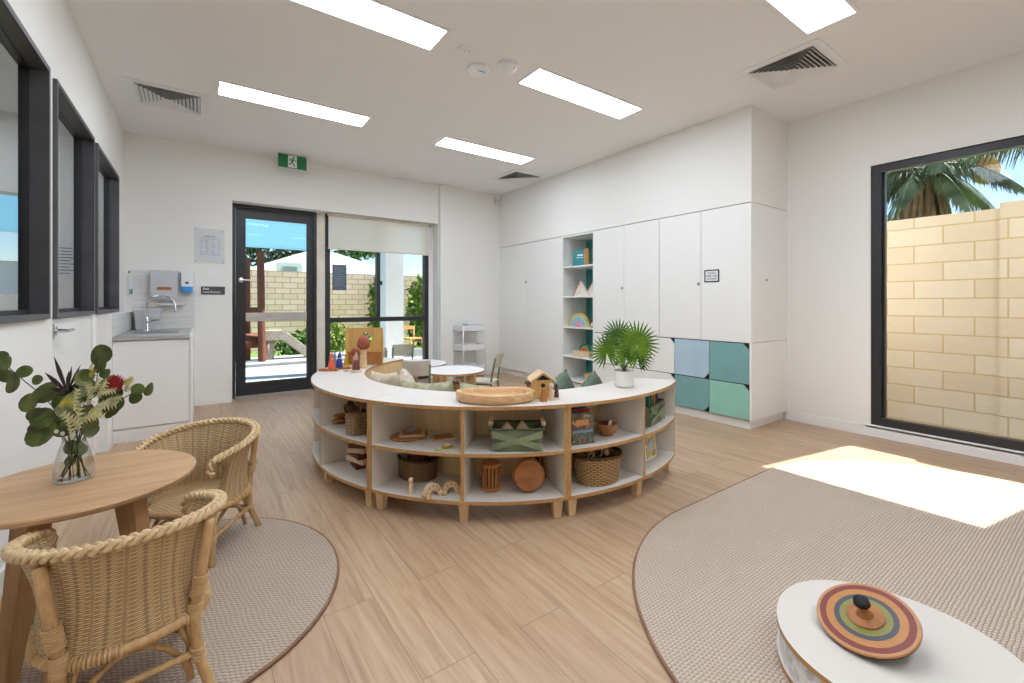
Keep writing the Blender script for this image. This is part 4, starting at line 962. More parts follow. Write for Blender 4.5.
b = B(); tube(b, [(0, -d_, .046), (0, -d_-.02, .046)], .003, 8); obj('perch', b, 'dark_wood', t)
t = thing('wooden_figure', 'brown flat-topped wooden figure in front of the birdhouse', 'peg doll', at(543.5, 401.5, TOPZ)+Vector((0, 0, .001)))
b = B(); lathe(b, [(0, 0), (.02, 0), (.016, .04), (.011, .062), (.009, .066), (0, .066)], 8); obj('body', b, 'mid_wood', t, 30)
peg('cream wooden peg doll before the birdhouse, middle of three figures', at(551.2, 400, TOPZ)+Vector((0, 0, .001)), .09, 'pale_block')
peg('dark brown wooden peg doll at the right of the birdhouse', at(556.5, 397.3, TOPZ)+Vector((0, 0, .001)), .074, 'dark_wood')
def nut_tree(label, loc, s=1.):
    t = thing('toy_tree', label, 'toy', loc); b = B(); lathe(b, [(0, 0), (.012*s, 0), (.01*s, .03*s), (0, .03*s)], 12); obj('trunk', b, 'mid_wood', t, True)
    b = B()
    for k in range(7): sphere(b, (.014*s*math.cos(k*.9), .014*s*math.sin(k*.9), .036*s+.006*s*(k % 2)), .009*s, 8, 6)
    obj('crown', b, 'dark_wood', t, True)
nut_tree('tiny brown toy tree behind the left end of the carved tray', at(457, 389.6, TOPZ)+Vector((0, .01, .001)), 1.05)
nut_tree('tiny brown toy tree between the carved tray and the birdhouse', at(529, 390, TOPZ)+Vector((.005, .01, .001)), 1.05)
# gnomes, mushrooms and wooden screen on the rear-left top
def gnome(label, px, py, mat, face='skin_wood', h=.085, back=None, dz=.0):
    loc = at(px, py, TOPZ)+Vector((0, 0, .001+dz)); t = thing('gnome', label, 'gnome', loc)
    b = B(); lathe(b, [(0, 0), (h*.2, 0), (h*.21, h*.08), (h*.16, h*.4), (h*.1, h*.55), (0, h*.56)], 20); obj('robe', b, mat, t, True)
    b = B(); sphere(b, (0, -.002, h*.6), h*.11, 14, 10); obj('head', b, face, t, True)
    b = B(); tube(b, [(0, 0, h*.58), (0, .002, h*.72), (.003, .004, h*.86), (.008, .006, h)], [h*.14, h*.115, h*.06, .001], 12); obj('hat', b, back or mat, t, True); return t
zb = .018
def plank(label, px, py, l, rz, m_='mid_wood'):
    c = at(px, py, TOPZ); b = B(); box(b, -l/2, l/2, -.022, .022, 0, zb-.001); bevel(b, .003); return loose('toy_plank', label, 'base board', b, m_, (c.x, c.y, T1), (0, 0, rz))
RZC = -YAW
plank('brown wooden board under the coral gnome', 329, 371, .135, RZC, 'mid_wood'); plank('brown wooden board under the blue gnome', 343.5, 369, .115, RZC+.1, 'mid_wood')
gnome('coral red gnome with a pointed hat on the left wooden board', 331.5, 371, 'coral', h=.13, dz=zb); gnome('pale blue gnome partly hidden behind the coral gnome', 334.5, 368.3, 'light_blue_felt', h=.135, dz=0)
gnome('royal blue gnome on the second wooden board', 339.5, 369.4, 'royal_blue', h=.125, dz=zb); gnome('mustard yellow gnome standing left of the wooden screen', 346.5, 365.5, 'mustard', h=.115)
b = B(); lathe(b, [(0, 0), (.021, 0), (.023, .004), (.02, .009), (0, .009)], 20); loose('wooden_disc', 'small pale wooden disc lying between the gnomes', 'disc', b, 'pale_block', at(346.5, 371.5, TOPZ)+Vector((0, 0, .001)), smooth=True)
b = B(); lathe(b, [(0, 0), (.038, 0), (.04, .006), (.036, .013), (0, .013)], 24); loose('wooden_disc', 'pale wood disc under the pink gnome with the maroon robe', 'disc', b, 'pale_block', at(356, 372, TOPZ)+Vector((0, 0, .001)), smooth=True)
gnome('pink-hatted gnome in a maroon robe on a pale disc', 356, 371.5, 'maroon', h=.135, back='dusty_pink', dz=.0145)
def mushroom(label, px, py, h, r, hs=1.1):
    t = thing('toy_mushroom', label, 'toy tree', at(px, py, TOPZ)+Vector((0, 0, .001)))
    b = B(); lathe(b, [(0, 0), (r*.62, 0), (r*.5, h*.3), (r*.42, h*.62), (0, h*.62)], 16); obj('trunk', b, 'pale_wood', t, True)
    b = B(); lathe(b, [(0, h*.55), (r*.55, h*.56), (r*.95, h*.64), (r, h*.74), (r*.82, h*.87), (r*.45, h*.97), (0, h)], 24); obj('crown', b, 'brick_red_wood', t, True)
mushroom('tall toy tree with a dark red egg-shaped crown before the wooden screen', 363.5, 368, .265, .05)
mushroom('short toy tree with a dark red round crown, left of the tall one', 355, 366.5, .155, .034)
c = at(364, 366, TOPZ); rz = -YAW+.02; t = thing('wooden_screen', 'square ply screen with an arched leaf-shaped opening on the ring top', 'wooden screen', (c.x+.03, c.y+.09, T1), rz)
b = B(); n = 28; S = .155; hb = .31
outer = [(-S, 0), (S, 0), (S, .12), (S*1.03, .16), (S, hb), (-S, hb), (-S*1.03, .16), (-S, .12)]
hole = [(.018+.046*math.cos(a)*(1-.25*max(0, math.sin(a))), .222+.054*math.sin(a)) for a in [2*PI*k/n for k in range(n)]]
ov = [[b.verts.new((x, y_, z)) for x, z in outer] for y_ in (-.009, .009)]; hv = [[b.verts.new((x, y_, z)) for x, z in hole] for y_ in (-.009, .009)]
for L_ in (0, 1):
    eo = [b.edges.new((ov[L_][i], ov[L_][(i+1) % len(outer)])) for i in range(len(outer))]; eh = [b.edges.new((hv[L_][i], hv[L_][(i+1) % n])) for i in range(n)]
    bmesh.ops.triangle_fill(b, edges=eo+eh, use_beauty=True)
for i in range(len(outer)): b.faces.new([ov[0][i], ov[0][(i+1) % len(outer)], ov[1][(i+1) % len(outer)], ov[1][i]])
for i in range(n): b.faces.new([hv[0][(i+1) % n], hv[0][i], hv[1][i], hv[1][(i+1) % n]])
obj('panel', b, 'honey_wood', t)
b = B(); vs = box(b, -S*.97, S*.97, -.022, -.0095, 0, .11); bevel(b, .002); obj('lower_board', b, 'mid_wood', t)

# --- potted fan palm
pc = at(624, 386.5, TOPZ); t = thing('potted_palm', 'small fan palm with spiky round leaves in a white pot on the ring top', 'plant', (pc.x, pc.y, T1))
b = B(); lathe(b, [(0, 0), (.05, 0), (.056, .004), (.06, .03), (.062, .1), (.058, .1), (.055, .085), (0, .085)], 40); obj('pot', b, 'pot_white', t, 50)
b = B(); lathe(b, [(0, .0855), (.0545, .0855), (.03, .09), (0, .091)], 20); obj('soil', b, 'soil', t, True)
def blade(bm, c, dirv, nrm, L, w, mi=0, droop=.1):
    side = dirv.cross(nrm).normalized(); n_ = 5; prev = None
    for i in range(n_+1):
        f = i/n_; ww = w*(.25+1.1*f if f < .55 else max(.02, .855*(1-(f-.55)/.45)**.8))
        p_ = c+dirv*L*f-nrm*0+Vector((0, 0, -1))*droop*L*f*f
        row = [bm.verts.new(p_-side*ww), bm.verts.new(p_+nrm*ww*.45), bm.verts.new(p_+side*ww)]
        if prev:
            for k in (0, 1):
                fc = bm.faces.new([prev[k], prev[k+1], row[k+1], row[k]]); fc.smooth = True; fc.material_index = mi
        prev = row
camr = Vector((cy, -sy, 0)); camf = Vector((sy, cy, 0)); camu = Vector((0, 0, 1))
def fan(rx, uz, fd, tilt_r, tilt_u, rad, mi_mat, n=30, span=320, rot=0):
    base = Vector((0, 0, .09)); c = camr*rx+camf*fd+Vector((0, 0, uz))
    nrm = (-camf+camr*tilt_r+camu*tilt_u).normalized(); ax = (camu-nrm*camu.dot(nrm)).normalized(); ay = nrm.cross(ax)
    b = B()
    for k in range(n):
        a = R(-span/2+span*k/(n-1)+rot); L = rad*(.86+.14*math.cos(a*.5)+rnd.uniform(-.05, .04)); dv = (ax*math.cos(a)+ay*math.sin(a)+nrm*.12).normalized()
        blade(b, c, dv, nrm, L, rad*.062, 0, .05)
    lf = obj('fan_leaf', b, mi_mat, t)
    b = B(); m_ = (base+c)/2+Vector((0, 0, .02)); tube(b, [base+(c-base)*.02, base*.6+m_*.4+Vector((0, 0, .012)), m_, c], [.0035, .003, .0026, .002], 6); obj('petiole', b, 'palm_stem', lf)
fan(-.112, .215, -.02, -.25, .1, .122, 'palm_green', 24, rot=8)
fan(.072, .272, -.03, .15, .3, .158, 'palm_green', 28, rot=-15)
fan(-.02, .31, .05, -.1, .5, .125, 'palm_green_dark', 26)
fan(-.005, .195, -.06, .05, .6, .112, 'palm_green', 24)
fan(.07, .19, -.05, .35, .4, .118, 'palm_green_dark', 24, rot=-20)
fan(-.05, .26, .06, -.4, .4, .11, 'palm_green_dark', 22, rot=15)

b = B(); tube(b, [(0, 0, .085), (0, .002, .12), (.002, 0, .15)], [.012, .01, .006], 10); obj('stem', b, 'palm_stem', t)

# --- cushions leaning inside the ring
def cushion(label, loc, size, mat, rot, group='cushions inside the shelf ring', th=.09):
    b = B(); n = 20
    def side(sg):
        def f(u, v):
            x, y = u*2-1, v*2-1; k = (1-abs(x)**2.4)*(1-abs(y)**2.4); pinch = 1-.09*((1-x*x)+(1-y*y))*.5*2*(1-k)
            px_ = x*size/2*(1-.10*(1-abs(y))*abs(x)**3); pz_ = y*size/2*(1-.10*(1-abs(x))*abs(y)**3)
            return (px_, sg*(th*max(k, 0)**.45)+.006*math.sin(7*x+3*y)*k, pz_)
        return f
    grid(b, side(1), n, n); grid(b, side(-1), n, n); bmesh.ops.remove_doubles(b, verts=b.verts, dist=.0015)
    o = obj('cushion', b, mat, smooth='all', loc=loc, rot=rot); tag(o, label, 'cushion', group); return o
def inner(deg, r=.93): a = R(deg); return RC.x+r*math.cos(a), RC.y+r*math.sin(a), a+PI/2
def put_cushion(deg, r, z, size, mat, roll, label, lean=-.12, tw=0):
    x, y, a = inner(deg, r); cushion(label, (x, y, z), size, mat, (lean, R(roll), a+PI+tw))
put_cushion(-178, .905, .405, .5, 'linen_fabric', 6, 'beige linen cushion at the left inside the ring, against the ply panel', tw=.0)
put_cushion(-204, .72, .385, .36, 'cream_fabric', 30, 'pale patterned cushion standing on its corner, behind the beige one')
put_cushion(-150, .905, .43, .42, 'olive_fabric', 4, 'olive green cushion, left of two behind the front ring top')
put_cushion(-126, .905, .42, .42, 'olive_fabric', -5, 'olive green cushion behind the left end of the carved tray')
put_cushion(-102, .90, .425, .32, 'sage_fabric', 41, 'dark sage cushion corner just right of the birdhouse')
put_cushion(-92, .77, .42, .38, 'sage_fabric', 32, 'dark sage cushion with a pointed corner, middle of the three green ones')
put_cushion(-79, .90, .405, .38, 'sage_fabric', 42, 'pale sage cushion with a raised corner, nearest the potted palm')

# ------------------------------------------------------------------ toddler tables and chairs beyond the ring
def toddler_table(label, c, r, h, rz):
    t = thing('toddler_table', label, 'table', (c[0], c[1], 0), rz, 'round toddler tables')
    b = B(); lathe(b, [(0, h-.02), (r, h-.02), (r, h), (0, h)], 56)
    for f in b.faces:
        ctr = f.calc_center_median(); f.material_index = 1 if abs(ctr.z-(h-.01)) < .005 and math.hypot(ctr.x, ctr.y) > r*.9 else 0
    obj('tabletop', b, ['laminate_white', 'ply_edge'], t)
    for k in range(4):
        b = B(); vs = prism(b, [(r*.86, 0), (r*.74, 0), (r*.56, h-.02), (r*.78, h-.02)], -.018, .018); xform(b, vs, Matrix.Rotation(PI/4+k*PI/2, 4, 'Z') @ Matrix.Rotation(PI/2, 4, 'X')); bevel(b, .003, 1); obj('leg', b, 'pale_wood', t)
    return t
def pos(px, d): a = (px-512)/F*d; return (sy*d+cy*a, cy*d-sy*a)
toddler_table('white round toddler table behind the ring, left and farther of the two', pos(414, 5.12), .37, .42, .3)
toddler_table('white round toddler table nearer the side-on green chair', pos(454, 4.62), .315, .42, -.2)
def toddler_chair(label, loc, rz):
    t = thing('toddler_chair', label, 'chair', loc, rz, 'toddler chairs')
    for sx in (-1, 1):
        b = B(); tube(b, [(sx*.13, .15, 0), (sx*.125, .12, .24), (sx*.13, .15, .42), (sx*.135, .175, .52)], .011, 8); obj('leg', b, 'chair_green', t)
        b = B(); tube(b, [(sx*.14, -.15, 0), (sx*.125, -.12, .235)], .011, 8); obj('leg', b, 'chair_green', t)
        b = B(); tube(b, [(sx*.125, -.12, .23), (sx*.125, .12, .23)], .009, 8); obj('side_rail', b, 'chair_green', t)
    b = B(); box(b, -.15, .15, -.15, .13, .24, .255); bevel(b, .01, 2); obj('seat', b, 'chair_beige', t, True)
    def f(u, v):
        x = (u-.5)*.29; w_ = 1-.06*abs(v-.5); return (x*w_, .165+.04*(1-(2*u-1)**2)+.035*(v-.5), .41+.15*v)
    b = B(); grid(b, f, 16, 8); r_ = bmesh.ops.solidify(b, geom=list(b.faces), thickness=.012); bevel(b, .003, 2); obj('backrest', b, 'chair_beige', t, True); return t
TC = toddler_chair('beige toddler chair with green frame, back turned, nearest behind the ring', (0, 0, 0), 0)
x, y = pos(417.5, 4.45); TC.location = (x, y, 0); TC.rotation_euler = (0, 0, R(-YAW*57.3)+PI+.12)
x, y = pos(401, 5.75); dup(TC, (x, y, 0), -YAW+.1, 'beige toddler chair beyond the left round table, its backrest toward the window'); x, y = pos(376, 5.3); dup(TC, (x, y, 0), -YAW+.35, 'beige toddler chair half hidden behind the wooden screen')
x, y = pos(484, 4.95); dup(TC, (x, y, 0), -YAW-PI/2-.25, 'green-framed toddler chair seen side-on at the right of the round tables')
# trolley
t = thing('storage_trolley', 'white three-tier storage trolley against the far wall', 'trolley', (3.26, 5.68, 0))
for z in (.12, .42, .70):
    b = B(); box(b, -.2, .2, -.13, .13, z, z+.01); box(b, -.2, .2, -.13, -.122, z, z+.095); box(b, -.2, .2, .122, .13, z, z+.095); box(b, -.2, -.192, -.122, .122, z, z+.095); box(b, .192, .2, -.122, .122, z, z+.095); obj('tier', b, 'plastic_white', t)
for sx in (-1, 1):
    for s_ in (-1, 1):
        b = B(); tube(b, [(sx*.188, s_*.14, .05), (sx*.188, s_*.14, .8)], .009, 8); obj('post', b, 'plastic_white', t)
        b = B(); vs = lathe(b, [(0, -.008), (.024, -.008), (.024, .008), (0, .008)], 14); xform(b, vs, Matrix.Translation((sx*.188, s_*.14, .024)) @ Matrix.Rotation(PI/2, 4, 'X')); obj('castor', b, 'plastic_grey', t)
t = thing('storage_tub', 'translucent white lidded tub on top of the trolley', 'tub', (3.31, 5.68, .711))
b = B(); box(b, -.12, .12, -.09, .09, 0, .1); bevel(b, .012); obj('tub_body', b, 'plastic_grey', t, True)
b = B(); box(b, -.126, .126, -.096, .096, .1, .118); bevel(b, .006); obj('lid', b, 'plastic_white', t, True)
b = B(); box(b, -.1, .1, -.08, .08, .119, .165); bevel(b, .012); obj('tray_insert', b, 'plastic_white', t, True)

# ------------------------------------------------------------------ rugs
def rug(name, label, outline, mat):
    t = thing(name, label, 'rug', (0, 0, .001)); n = len(outline)
    b = B(); prism(b, outline, 0, .011); obj('pile', b, mat, t)
    b = B(); tube(b, [(x, y, .0065) for x, y in outline], .0062, 8, True); obj('edge_binding', b, 'rug_binding', t)
rug('round_rug', 'small round looped beige rug under the oak table and rattan chairs', [(-.066+.56*math.cos(2*PI*k/120), 2.095+.62*math.sin(2*PI*k/120)) for k in range(120)], 'rug_loops_small')
def rr(x0, x1, y0, y1, r, n=24):
    pts = []
    for cx, cy_, a0 in ((x1-r, y1-r, 0), (x0+r, y1-r, 90), (x0+r, y0+r, 180), (x1-r, y0+r, 270)):
        for k in range(n+1): a = R(a0+90*k/n); pts.append((cx+r*math.cos(a), cy_+r*math.sin(a)))
    return pts
rug('large_rug', 'large looped beige rug with rounded corners before the right window', rr(1.06, 4.12, -1.9, 1.405, 1.03), 'rug_loops')

# ------------------------------------------------------------------ low plinth with painted spinning top
PH = .128; pcx, pcy, pr = 1.645, .395, .301
t = thing('low_plinth', 'low round white-topped plinth with ply edges on the large rug', 'plinth', (pcx, pcy, .013))
def ell(k=1.): return [((pr*k)*math.cos(a)*(1+.012*math.cos(4*(a+.5))), (pr*k)*math.sin(a)*(1+.012*math.cos(4*(a+.5)))) for a in [2*PI*i/96 for i in range(96)]]
b = B(); prism(b, ell(), PH-.013-.016, PH-.013, 0, 1); obj('top_panel', b, ['laminate_warm', 'ply_edge'], t)
b = B(); prism(b, ell(), 0, .016, 0, 1); obj('base_panel', b, ['laminate_warm', 'ply_edge'], t)
b = B(); prism(b, ell(.975), .0165, PH-.013-.0165, 0, 0); obj('side_wall', b, 'marble_laminate', t)
tc_ = Vector((1.62, .457, PH)); t = thing('spinning_top', 'large painted wooden spinning top with coloured rings lying tilted on the plinth', 'spinning top', (tc_.x, tc_.y, PH+.0015))
TR = .125
g_ = Matrix.Translation((0, 0, 0))
tiltdir = Vector((-.956, .293, 0)).normalized(); axis = Vector((0, 0, 1)).cross(tiltdir); tl = R(21.3)
mt = Matrix.Translation((0, 0, TR*math.sin(abs(tl))*.0+.0435)) @ Matrix.Rotation(tl, 4, axis)
def tilted(name, prof, mat, seg=72, sm=35):
    b = B(); lathe(b, prof, seg); o = obj(name, b, mat, t, sm); o.matrix_local = mt; return o
tilted('disc', [(0, .006), (TR*.97, .006), (TR, .010), (TR*.985, .0155), (TR*.5, .018), (0, .019)], 'painted_rings')
tilted('underside', [(0, -.043), (.005, -.042), (.014, -.030), (TR*.5, -.012), (TR*.985, .0045), (TR*.985, .0055), (0, .0055)], 'black')
tilted('collar', [(0, .0192), (.043, .0192), (.045, .022), (.040, .0255), (0, .026)], 'mid_wood')
tilted('stem', [(0, .0262), (.022, .0262), (.018, .032), (.012, .038), (.011, .05), (0, .05)], 'orange_wood', 32)
tilted('knob', [(0, .0502), (.012, .051), (.021, .062), (.019, .076), (.010, .084), (0, .086)], 'black', 32, True)

# ------------------------------------------------------------------ oak table
TZ = .52; tcx, tcy, tr = -.318, 2.06, .307
t = thing('oak_side_table', 'small round oak table with splayed square legs beside the left wall', 'table', (tcx, tcy, .013))
h = TZ-.013
b = B(); lathe(b, [(0, h-.022), (tr-.012, h-.022), (tr-.004, h-.016), (tr, h-.004), (tr-.003, h), (0, h)], 96); obj('tabletop', b, 'oak', t, 30)
for k in range(4):
    a = R(-128+90*k); r1, r0 = .155, .225; b = B(); w_ = .026
    vs = box(b, -w_*1.1, w_*1.1, -w_*.8, w_*.8, 0, h-.0225)
    for v in vs: f = v.co.z/(h-.0225); s = .72+.5*f; v.co.x = v.co.x*s+r0+(r1-r0)*f; v.co.y *= s*1.1
    bevel(b, .003, 1); xform(b, list(b.verts), Matrix.Rotation(a, 4, 'Z')); obj('leg', b, 'oak_leg', t)
for k in (0, 1):
    b = B(); box(b, -.14, .14, -.014, .014, h-.05, h-.0225) if k == 0 else (box(b, -.014, .014, .0145, .14, h-.05, h-.0225), box(b, -.014, .014, -.14, -.0145, h-.05, h-.0225)); xform(b, list(b.verts), Matrix.Rotation(R(-128), 4, 'Z')); obj('rail', b, 'oak_leg', t)

# ------------------------------------------------------------------ rattan armchairs
def rattan_chair(label):
    t = thing('rattan_chair', label, 'chair', (0, 0, 0), 0, 'rattan armchairs'); SH = .235
    def rim(u):                     # u 0..1 around the horseshoe, facing +Y
        q_ = 2*u-1; f = max(0, abs(q_)-.68)/.32; a = min(1, abs(q_)/.68)*PI/2*math.copysign(1, q_)
        x = .218*math.sin(a)*(1-.2*f*f); y = -.225*math.cos(a)+.155*f
        return Vector((x, y, .515-.065*abs(q_)**1.8))
    def seat(u):
        a = R(-138+276*u); c, s = -math.cos(a), math.sin(a); return Vector((.178*math.copysign(abs(s)**.8, s), .175*math.copysign(abs(c)**.8, c), SH))
    def wall(off):
        def fn(u, v):
            p_, q_ = seat(u), rim(u); k = v
            edge = 1-abs(2*u-1); drop = 1.
            m = p_.lerp(q_, k); bulge = .022*math.sin(PI*k)*(1 if True else 0)
            d = Vector((m.x, m.y, 0)).normalized() if Vector((m.x, m.y, 0)).length > 1e-5 else Vector((0, -1, 0))
            inset = -.018*math.sin(PI*k)
            m = m+d*(inset+off)
            if edge < .16 and 0 < k < 1: m.y -= (1-edge/.16)*.075*math.sin(PI*k)*(1 if m.y > 0 else -1)
            return m
        return fn
    b = B(); grid(b, wall(.004), 72, 20, False, 0, .95, .3); grid(b, wall(-.004), 72, 20, False, 0, .95, .3)
    obj('woven_back', b, 'rattan_weave', t)
    # braided rim: three strands, with the two ends rolled down and inward
    pts = [rim(k/90) for k in range(91)]
    e0, e1 = pts[0], pts[-1]; d0 = (pts[0]-pts[1]).normalized(); d1 = (pts[-1]-pts[-2]).normalized()
    def curl(e, d):
        return [e+d*.018+Vector((0, 0, -.004)), e+d*.03+Vector((0, 0, -.02)), e+d*.03+Vector((0, 0, -.042)), e+d*.018+Vector((0, 0, -.06))]
    pts = curl(e0, d0)[::-1]+pts+curl(e1, d1)
    # resample
    L = [0]
    for i in range(1, len(pts)): L.append(L[-1]+(pts[i]-pts[i-1]).length)
    tot = L[-1]; n = 640; path = []; j = 0
    for i in range(n+1):
        s = tot*i/n
        while j < len(L)-2 and L[j+1] < s: j += 1
        f = (s-L[j])/max(1e-6, L[j+1]-L[j]); path.append(pts[j].lerp(pts[j+1], f))
    for st in range(3):
        b = B(); q_ = []
        for i, p_ in enumerate(path):
            tg = (path[min(i+1, n)]-path[max(i-1, 0)]).normalized(); out = Vector((p_.x, p_.y, 0)).normalized(); out = (out-tg*out.dot(tg)).normalized(); upv = tg.cross(out)
            th = tot*i/n/.07*2*PI+st*2*PI/3
            q_.append(p_+out*(.0115*math.sin(th)+.003)+upv*(.0065*math.sin(2*th)))
        tube(b, q_, .0074, 8); obj('braided_rim', b, 'braid_cane', t)
    b = B(); tube(b, [p_+Vector((0, 0, -.003)) for p_ in path[6:-6]], .0085, 8); obj('rim_core', b, 'braid_cane', t)
    # seat
    def sf(u, v):
        a = 2*PI*u; c, s = math.cos(a), math.sin(a); r = v
        return (.178*r*math.copysign(abs(c)**.8, c), .175*r*math.copysign(abs(s)**.8, s), SH+.012*(1-r*r)-.0)
    b = B(); uvl = b.loops.layers.uv.verify(); grid(b, sf, 48, 10, True)
    for f in b.faces:
        for lp in f.loops: lp[uvl].uv = (lp.vert.co.x, lp.vert.co.y)
    bmesh.ops.remove_doubles(b, verts=b.verts, dist=.0005); obj('seat', b, 'rattan_seat', t)
    ringp = [(.181*math.copysign(abs(math.cos(a))**.8, math.cos(a)), .178*math.copysign(abs(math.sin(a))**.8, math.sin(a)), SH-.014) for a in [2*PI*k/64 for k in range(64)]]
    b = B(); tube(b, ringp, .014, 10, True); obj('seat_ring', b, 'cane', t)
    b = B()
    for k in range(0, 64):
        p_ = Vector(ringp[k]); tgv = (Vector(ringp[(k+1) % 64])-Vector(ringp[k-1])).normalized(); o_ = tgv.orthogonal().normalized(); o2 = tgv.cross(o_)
        if (k//6) % 2 == 0: continue
        for dk in (-.0045, .0045):
            tube(b, [p_+tgv*dk+(o_*math.cos(a)+o2*math.sin(a))*.0155 for a in [2*PI*j/10 for j in range(10)]], .003, 5, True)
        if (k//6) % 2 == 1 and ((k+1)//6) % 2 == 0 or k == 63: obj('seat_wrapping', b, 'cane_wrap', t); b = B()
    b.free()
    feet = []
    for sx, s_ in ((-1, -1), (1, -1), (-1, 1), (1, 1)):
        back = s_ < 0; r_ = .0135
        if back: pl = [(sx*.172, -.178, 0), (sx*.142, -.15, .10), (sx*.132, -.148, SH-.01), (sx*.148, -.165, SH+.1), (sx*.168, -.158, .485)]
        else: pl = [(sx*.165, .172, 0), (sx*.158, .158, .12), (sx*.155, .15, SH-.01)]
        sm = []
        for i in range(len(pl)-1):
            for k in range(6): sm.append(Vector(pl[i]).lerp(Vector(pl[i+1]), k/6))
        sm.append(Vector(pl[-1]))
        for it in range(3): sm = [sm[0]]+[(sm[i-1]+sm[i]*2+sm[i+1])/4 for i in range(1, len(sm)-1)]+[sm[-1]]
        b = B(); tube(b, sm, r_, 12)
        if not back: tube(b, [p_+Vector((sx*-.024, .002, 0)) for p_ in sm], r_*.92, 12)
        lg = obj('leg', b, 'cane', t)
        for zc, hh in (((.115, .02), (SH, .028), (SH+.075, .03)) if back else ((.115, .018), (SH-.03, .026))):
            b = B()
            for j in range(int(hh*2/.006)):
                z_ = zc-hh+j*.006; pp = min(sm, key=lambda q2: abs(q2.z-z_)); ex = 0 if back else -sx*.012
                tube(b, [(pp.x+ex+(r_+.003+(0 if back else .011))*math.cos(a), pp.y+(r_+.003)*math.sin(a), z_+.0012*math.sin(a)) for a in [2*PI*m/14 for m in range(14)]], .0032, 5, True)
            obj('binding', b, 'cane_wrap', lg)
    C4 = {(-1, -1): Vector((-.145, -.152, .112)), (1, -1): Vector((.145, -.152, .112)), (-1, 1): Vector((-.158, .158, .112)), (1, 1): Vector((.158, .158, .112))}
    for a_, b_ in (((-1, -1), (1, -1)), ((1, -1), (1, 1)), ((1, 1), (-1, 1)), ((-1, 1), (-1, -1))):
        p0, p1 = C4[a_], C4[b_]; b = B(); tube(b, [p0, p0.lerp(p1, .5), p1], .0095, 8); obj('stretcher', b, 'cane', t)
        b = B(); m_ = p0.lerp(p1, .5); inw = Vector((0, 0, 0))-Vector((m_.x, m_.y, 0)); inw.normalize()
        arc = []
        for k in range(17):
            f = k/16; q_ = p0.lerp(p1, .05+.9*f); q_ += inw*.02; q_.z = .03+(SH-.05-.03)*math.sin(PI*f)**.6*.98; arc.append(q_)
        tube(b, arc, .0085, 8); obj('curved_brace', b, 'cane', t)
        for e in (0, 1):
            b = B(); s0, s1 = (p0, p1) if e == 0 else (p1, p0)
            q0 = s0.lerp(s1, .08)+inw*.012; q0.z = .135; q1 = s0.lerp(s1, .3)+inw*.012; q1.z = SH-.028
            tube(b, [q0, q0.lerp(q1, .3)+Vector((0, 0, .04)), q0.lerp(q1, .6)+Vector((0, 0, .04)), q1], .0065, 8)
            obj('corner_brace', b, 'cane', t)
    return t
RCH = rattan_chair('rattan tub chair nearest the camera, its woven back toward us')
RCH.location = (-.168, 1.672, .014); RCH.rotation_euler = (0, 0, R(9))
dup(RCH, (.00, 2.475, .008), R(146), 'rattan tub chair behind the oak table, open side toward the table')

# ------------------------------------------------------------------ vase and bouquet
vx = at(74, 479, TZ); VB = Vector((vx.x, vx.y, TZ+.0012))
t = thing('glass_vase', 'clear narrow-necked glass vase standing on the oak table', 'vase', VB)
b = B(); lathe(b, [(0, .0), (.040, .0), (.046, .004), (.0465, .018), (.044, .05), (.036, .09), (.027, .125), (.026, .145), (.030, .165), (.0285, .166), (.0245, .146), (.0255, .125), (.0345, .09), (.0425, .05), (.0445, .018), (.042, .008), (0, .006)], 56); xform(b, list(b.verts), Matrix.Diagonal((1.14, 1.14, 1.04, 1))); obj('vessel', b, 'vase_glass', t, 'all')
K = (VB.x*sy+VB.y*cy)/F     # metres per photo pixel at the bouquet's distance
def bp(px, py, dep=0.): return VB+camr*((px-74)*K)+camf*dep+Vector((0, 0, (479-py)*K))
def round_leaf(bm, c, up_, nrm, r, asp=1.15, mi=0, cup=.15):
    nrm = nrm.normalized(); up_ = (up_-nrm*up_.dot(nrm)).normalized(); sd = nrm.cross(up_); n = 14; ctr = bm.verts.new(c+up_*r*asp-nrm*r*cup); ring_ = []
    for k in range(n):
        a = 2*PI*k/n; s_ = math.sin(a); c_ = math.cos(a); w = r*(1-.12*c_)
        ring_.append(bm.verts.new(c+up_*(r*asp*(1-c_))+sd*(w*s_)+nrm*(r*cup*.6*math.cos(2*a))))
    for k in range(n): f = bm.faces.new([ctr, ring_[k], ring_[(k+1) % n]]); f.smooth = True; f.material_index = mi
def rv(s=1.): return Vector((rnd.uniform(-s, s), rnd.uniform(-s, s), rnd.uniform(-s, s)))
def stem_thing(name, label, cat, path, mat='stem_green', r=.0016):
    t = thing(name, label, cat, VB+Vector((0, 0, .009))); base = t.location.copy()
    b = B(); tube(b, [p_-base for p_ in path], [r]*(len(path)-1)+[r*.5], 6); obj('stem', b, mat, t); return t, base
def leaves(t, base, name, specs, mat):
    b = B()
    for (px, py, dep, rpx, ang, tl_) in specs:
        c = bp(px, py, dep)-base; a = R(ang); up_ = (camr*math.sin(a)+camu*math.cos(a)); nr = (-camf+camr*tl_[0]+camu*tl_[1]); r = rpx*K
        round_leaf(b, c-up_*r*1.0, up_, nr, r)
    obj(name, b, mat, t)
neck = lambda dx=0, dy=0: bp(74+dx, 442, dy)
def foot(dx, dep): return bp(74+dx, 477, dep*.6)
t, ba = stem_thing('eucalyptus_stem', 'longest round-leafed eucalyptus stem reaching to the far left', 'eucalyptus', [foot(6, .0), neck(-3), bp(62, 418), bp(45, 398), bp(28, 381, -.01), bp(14, 369, -.01), bp(2, 358)])
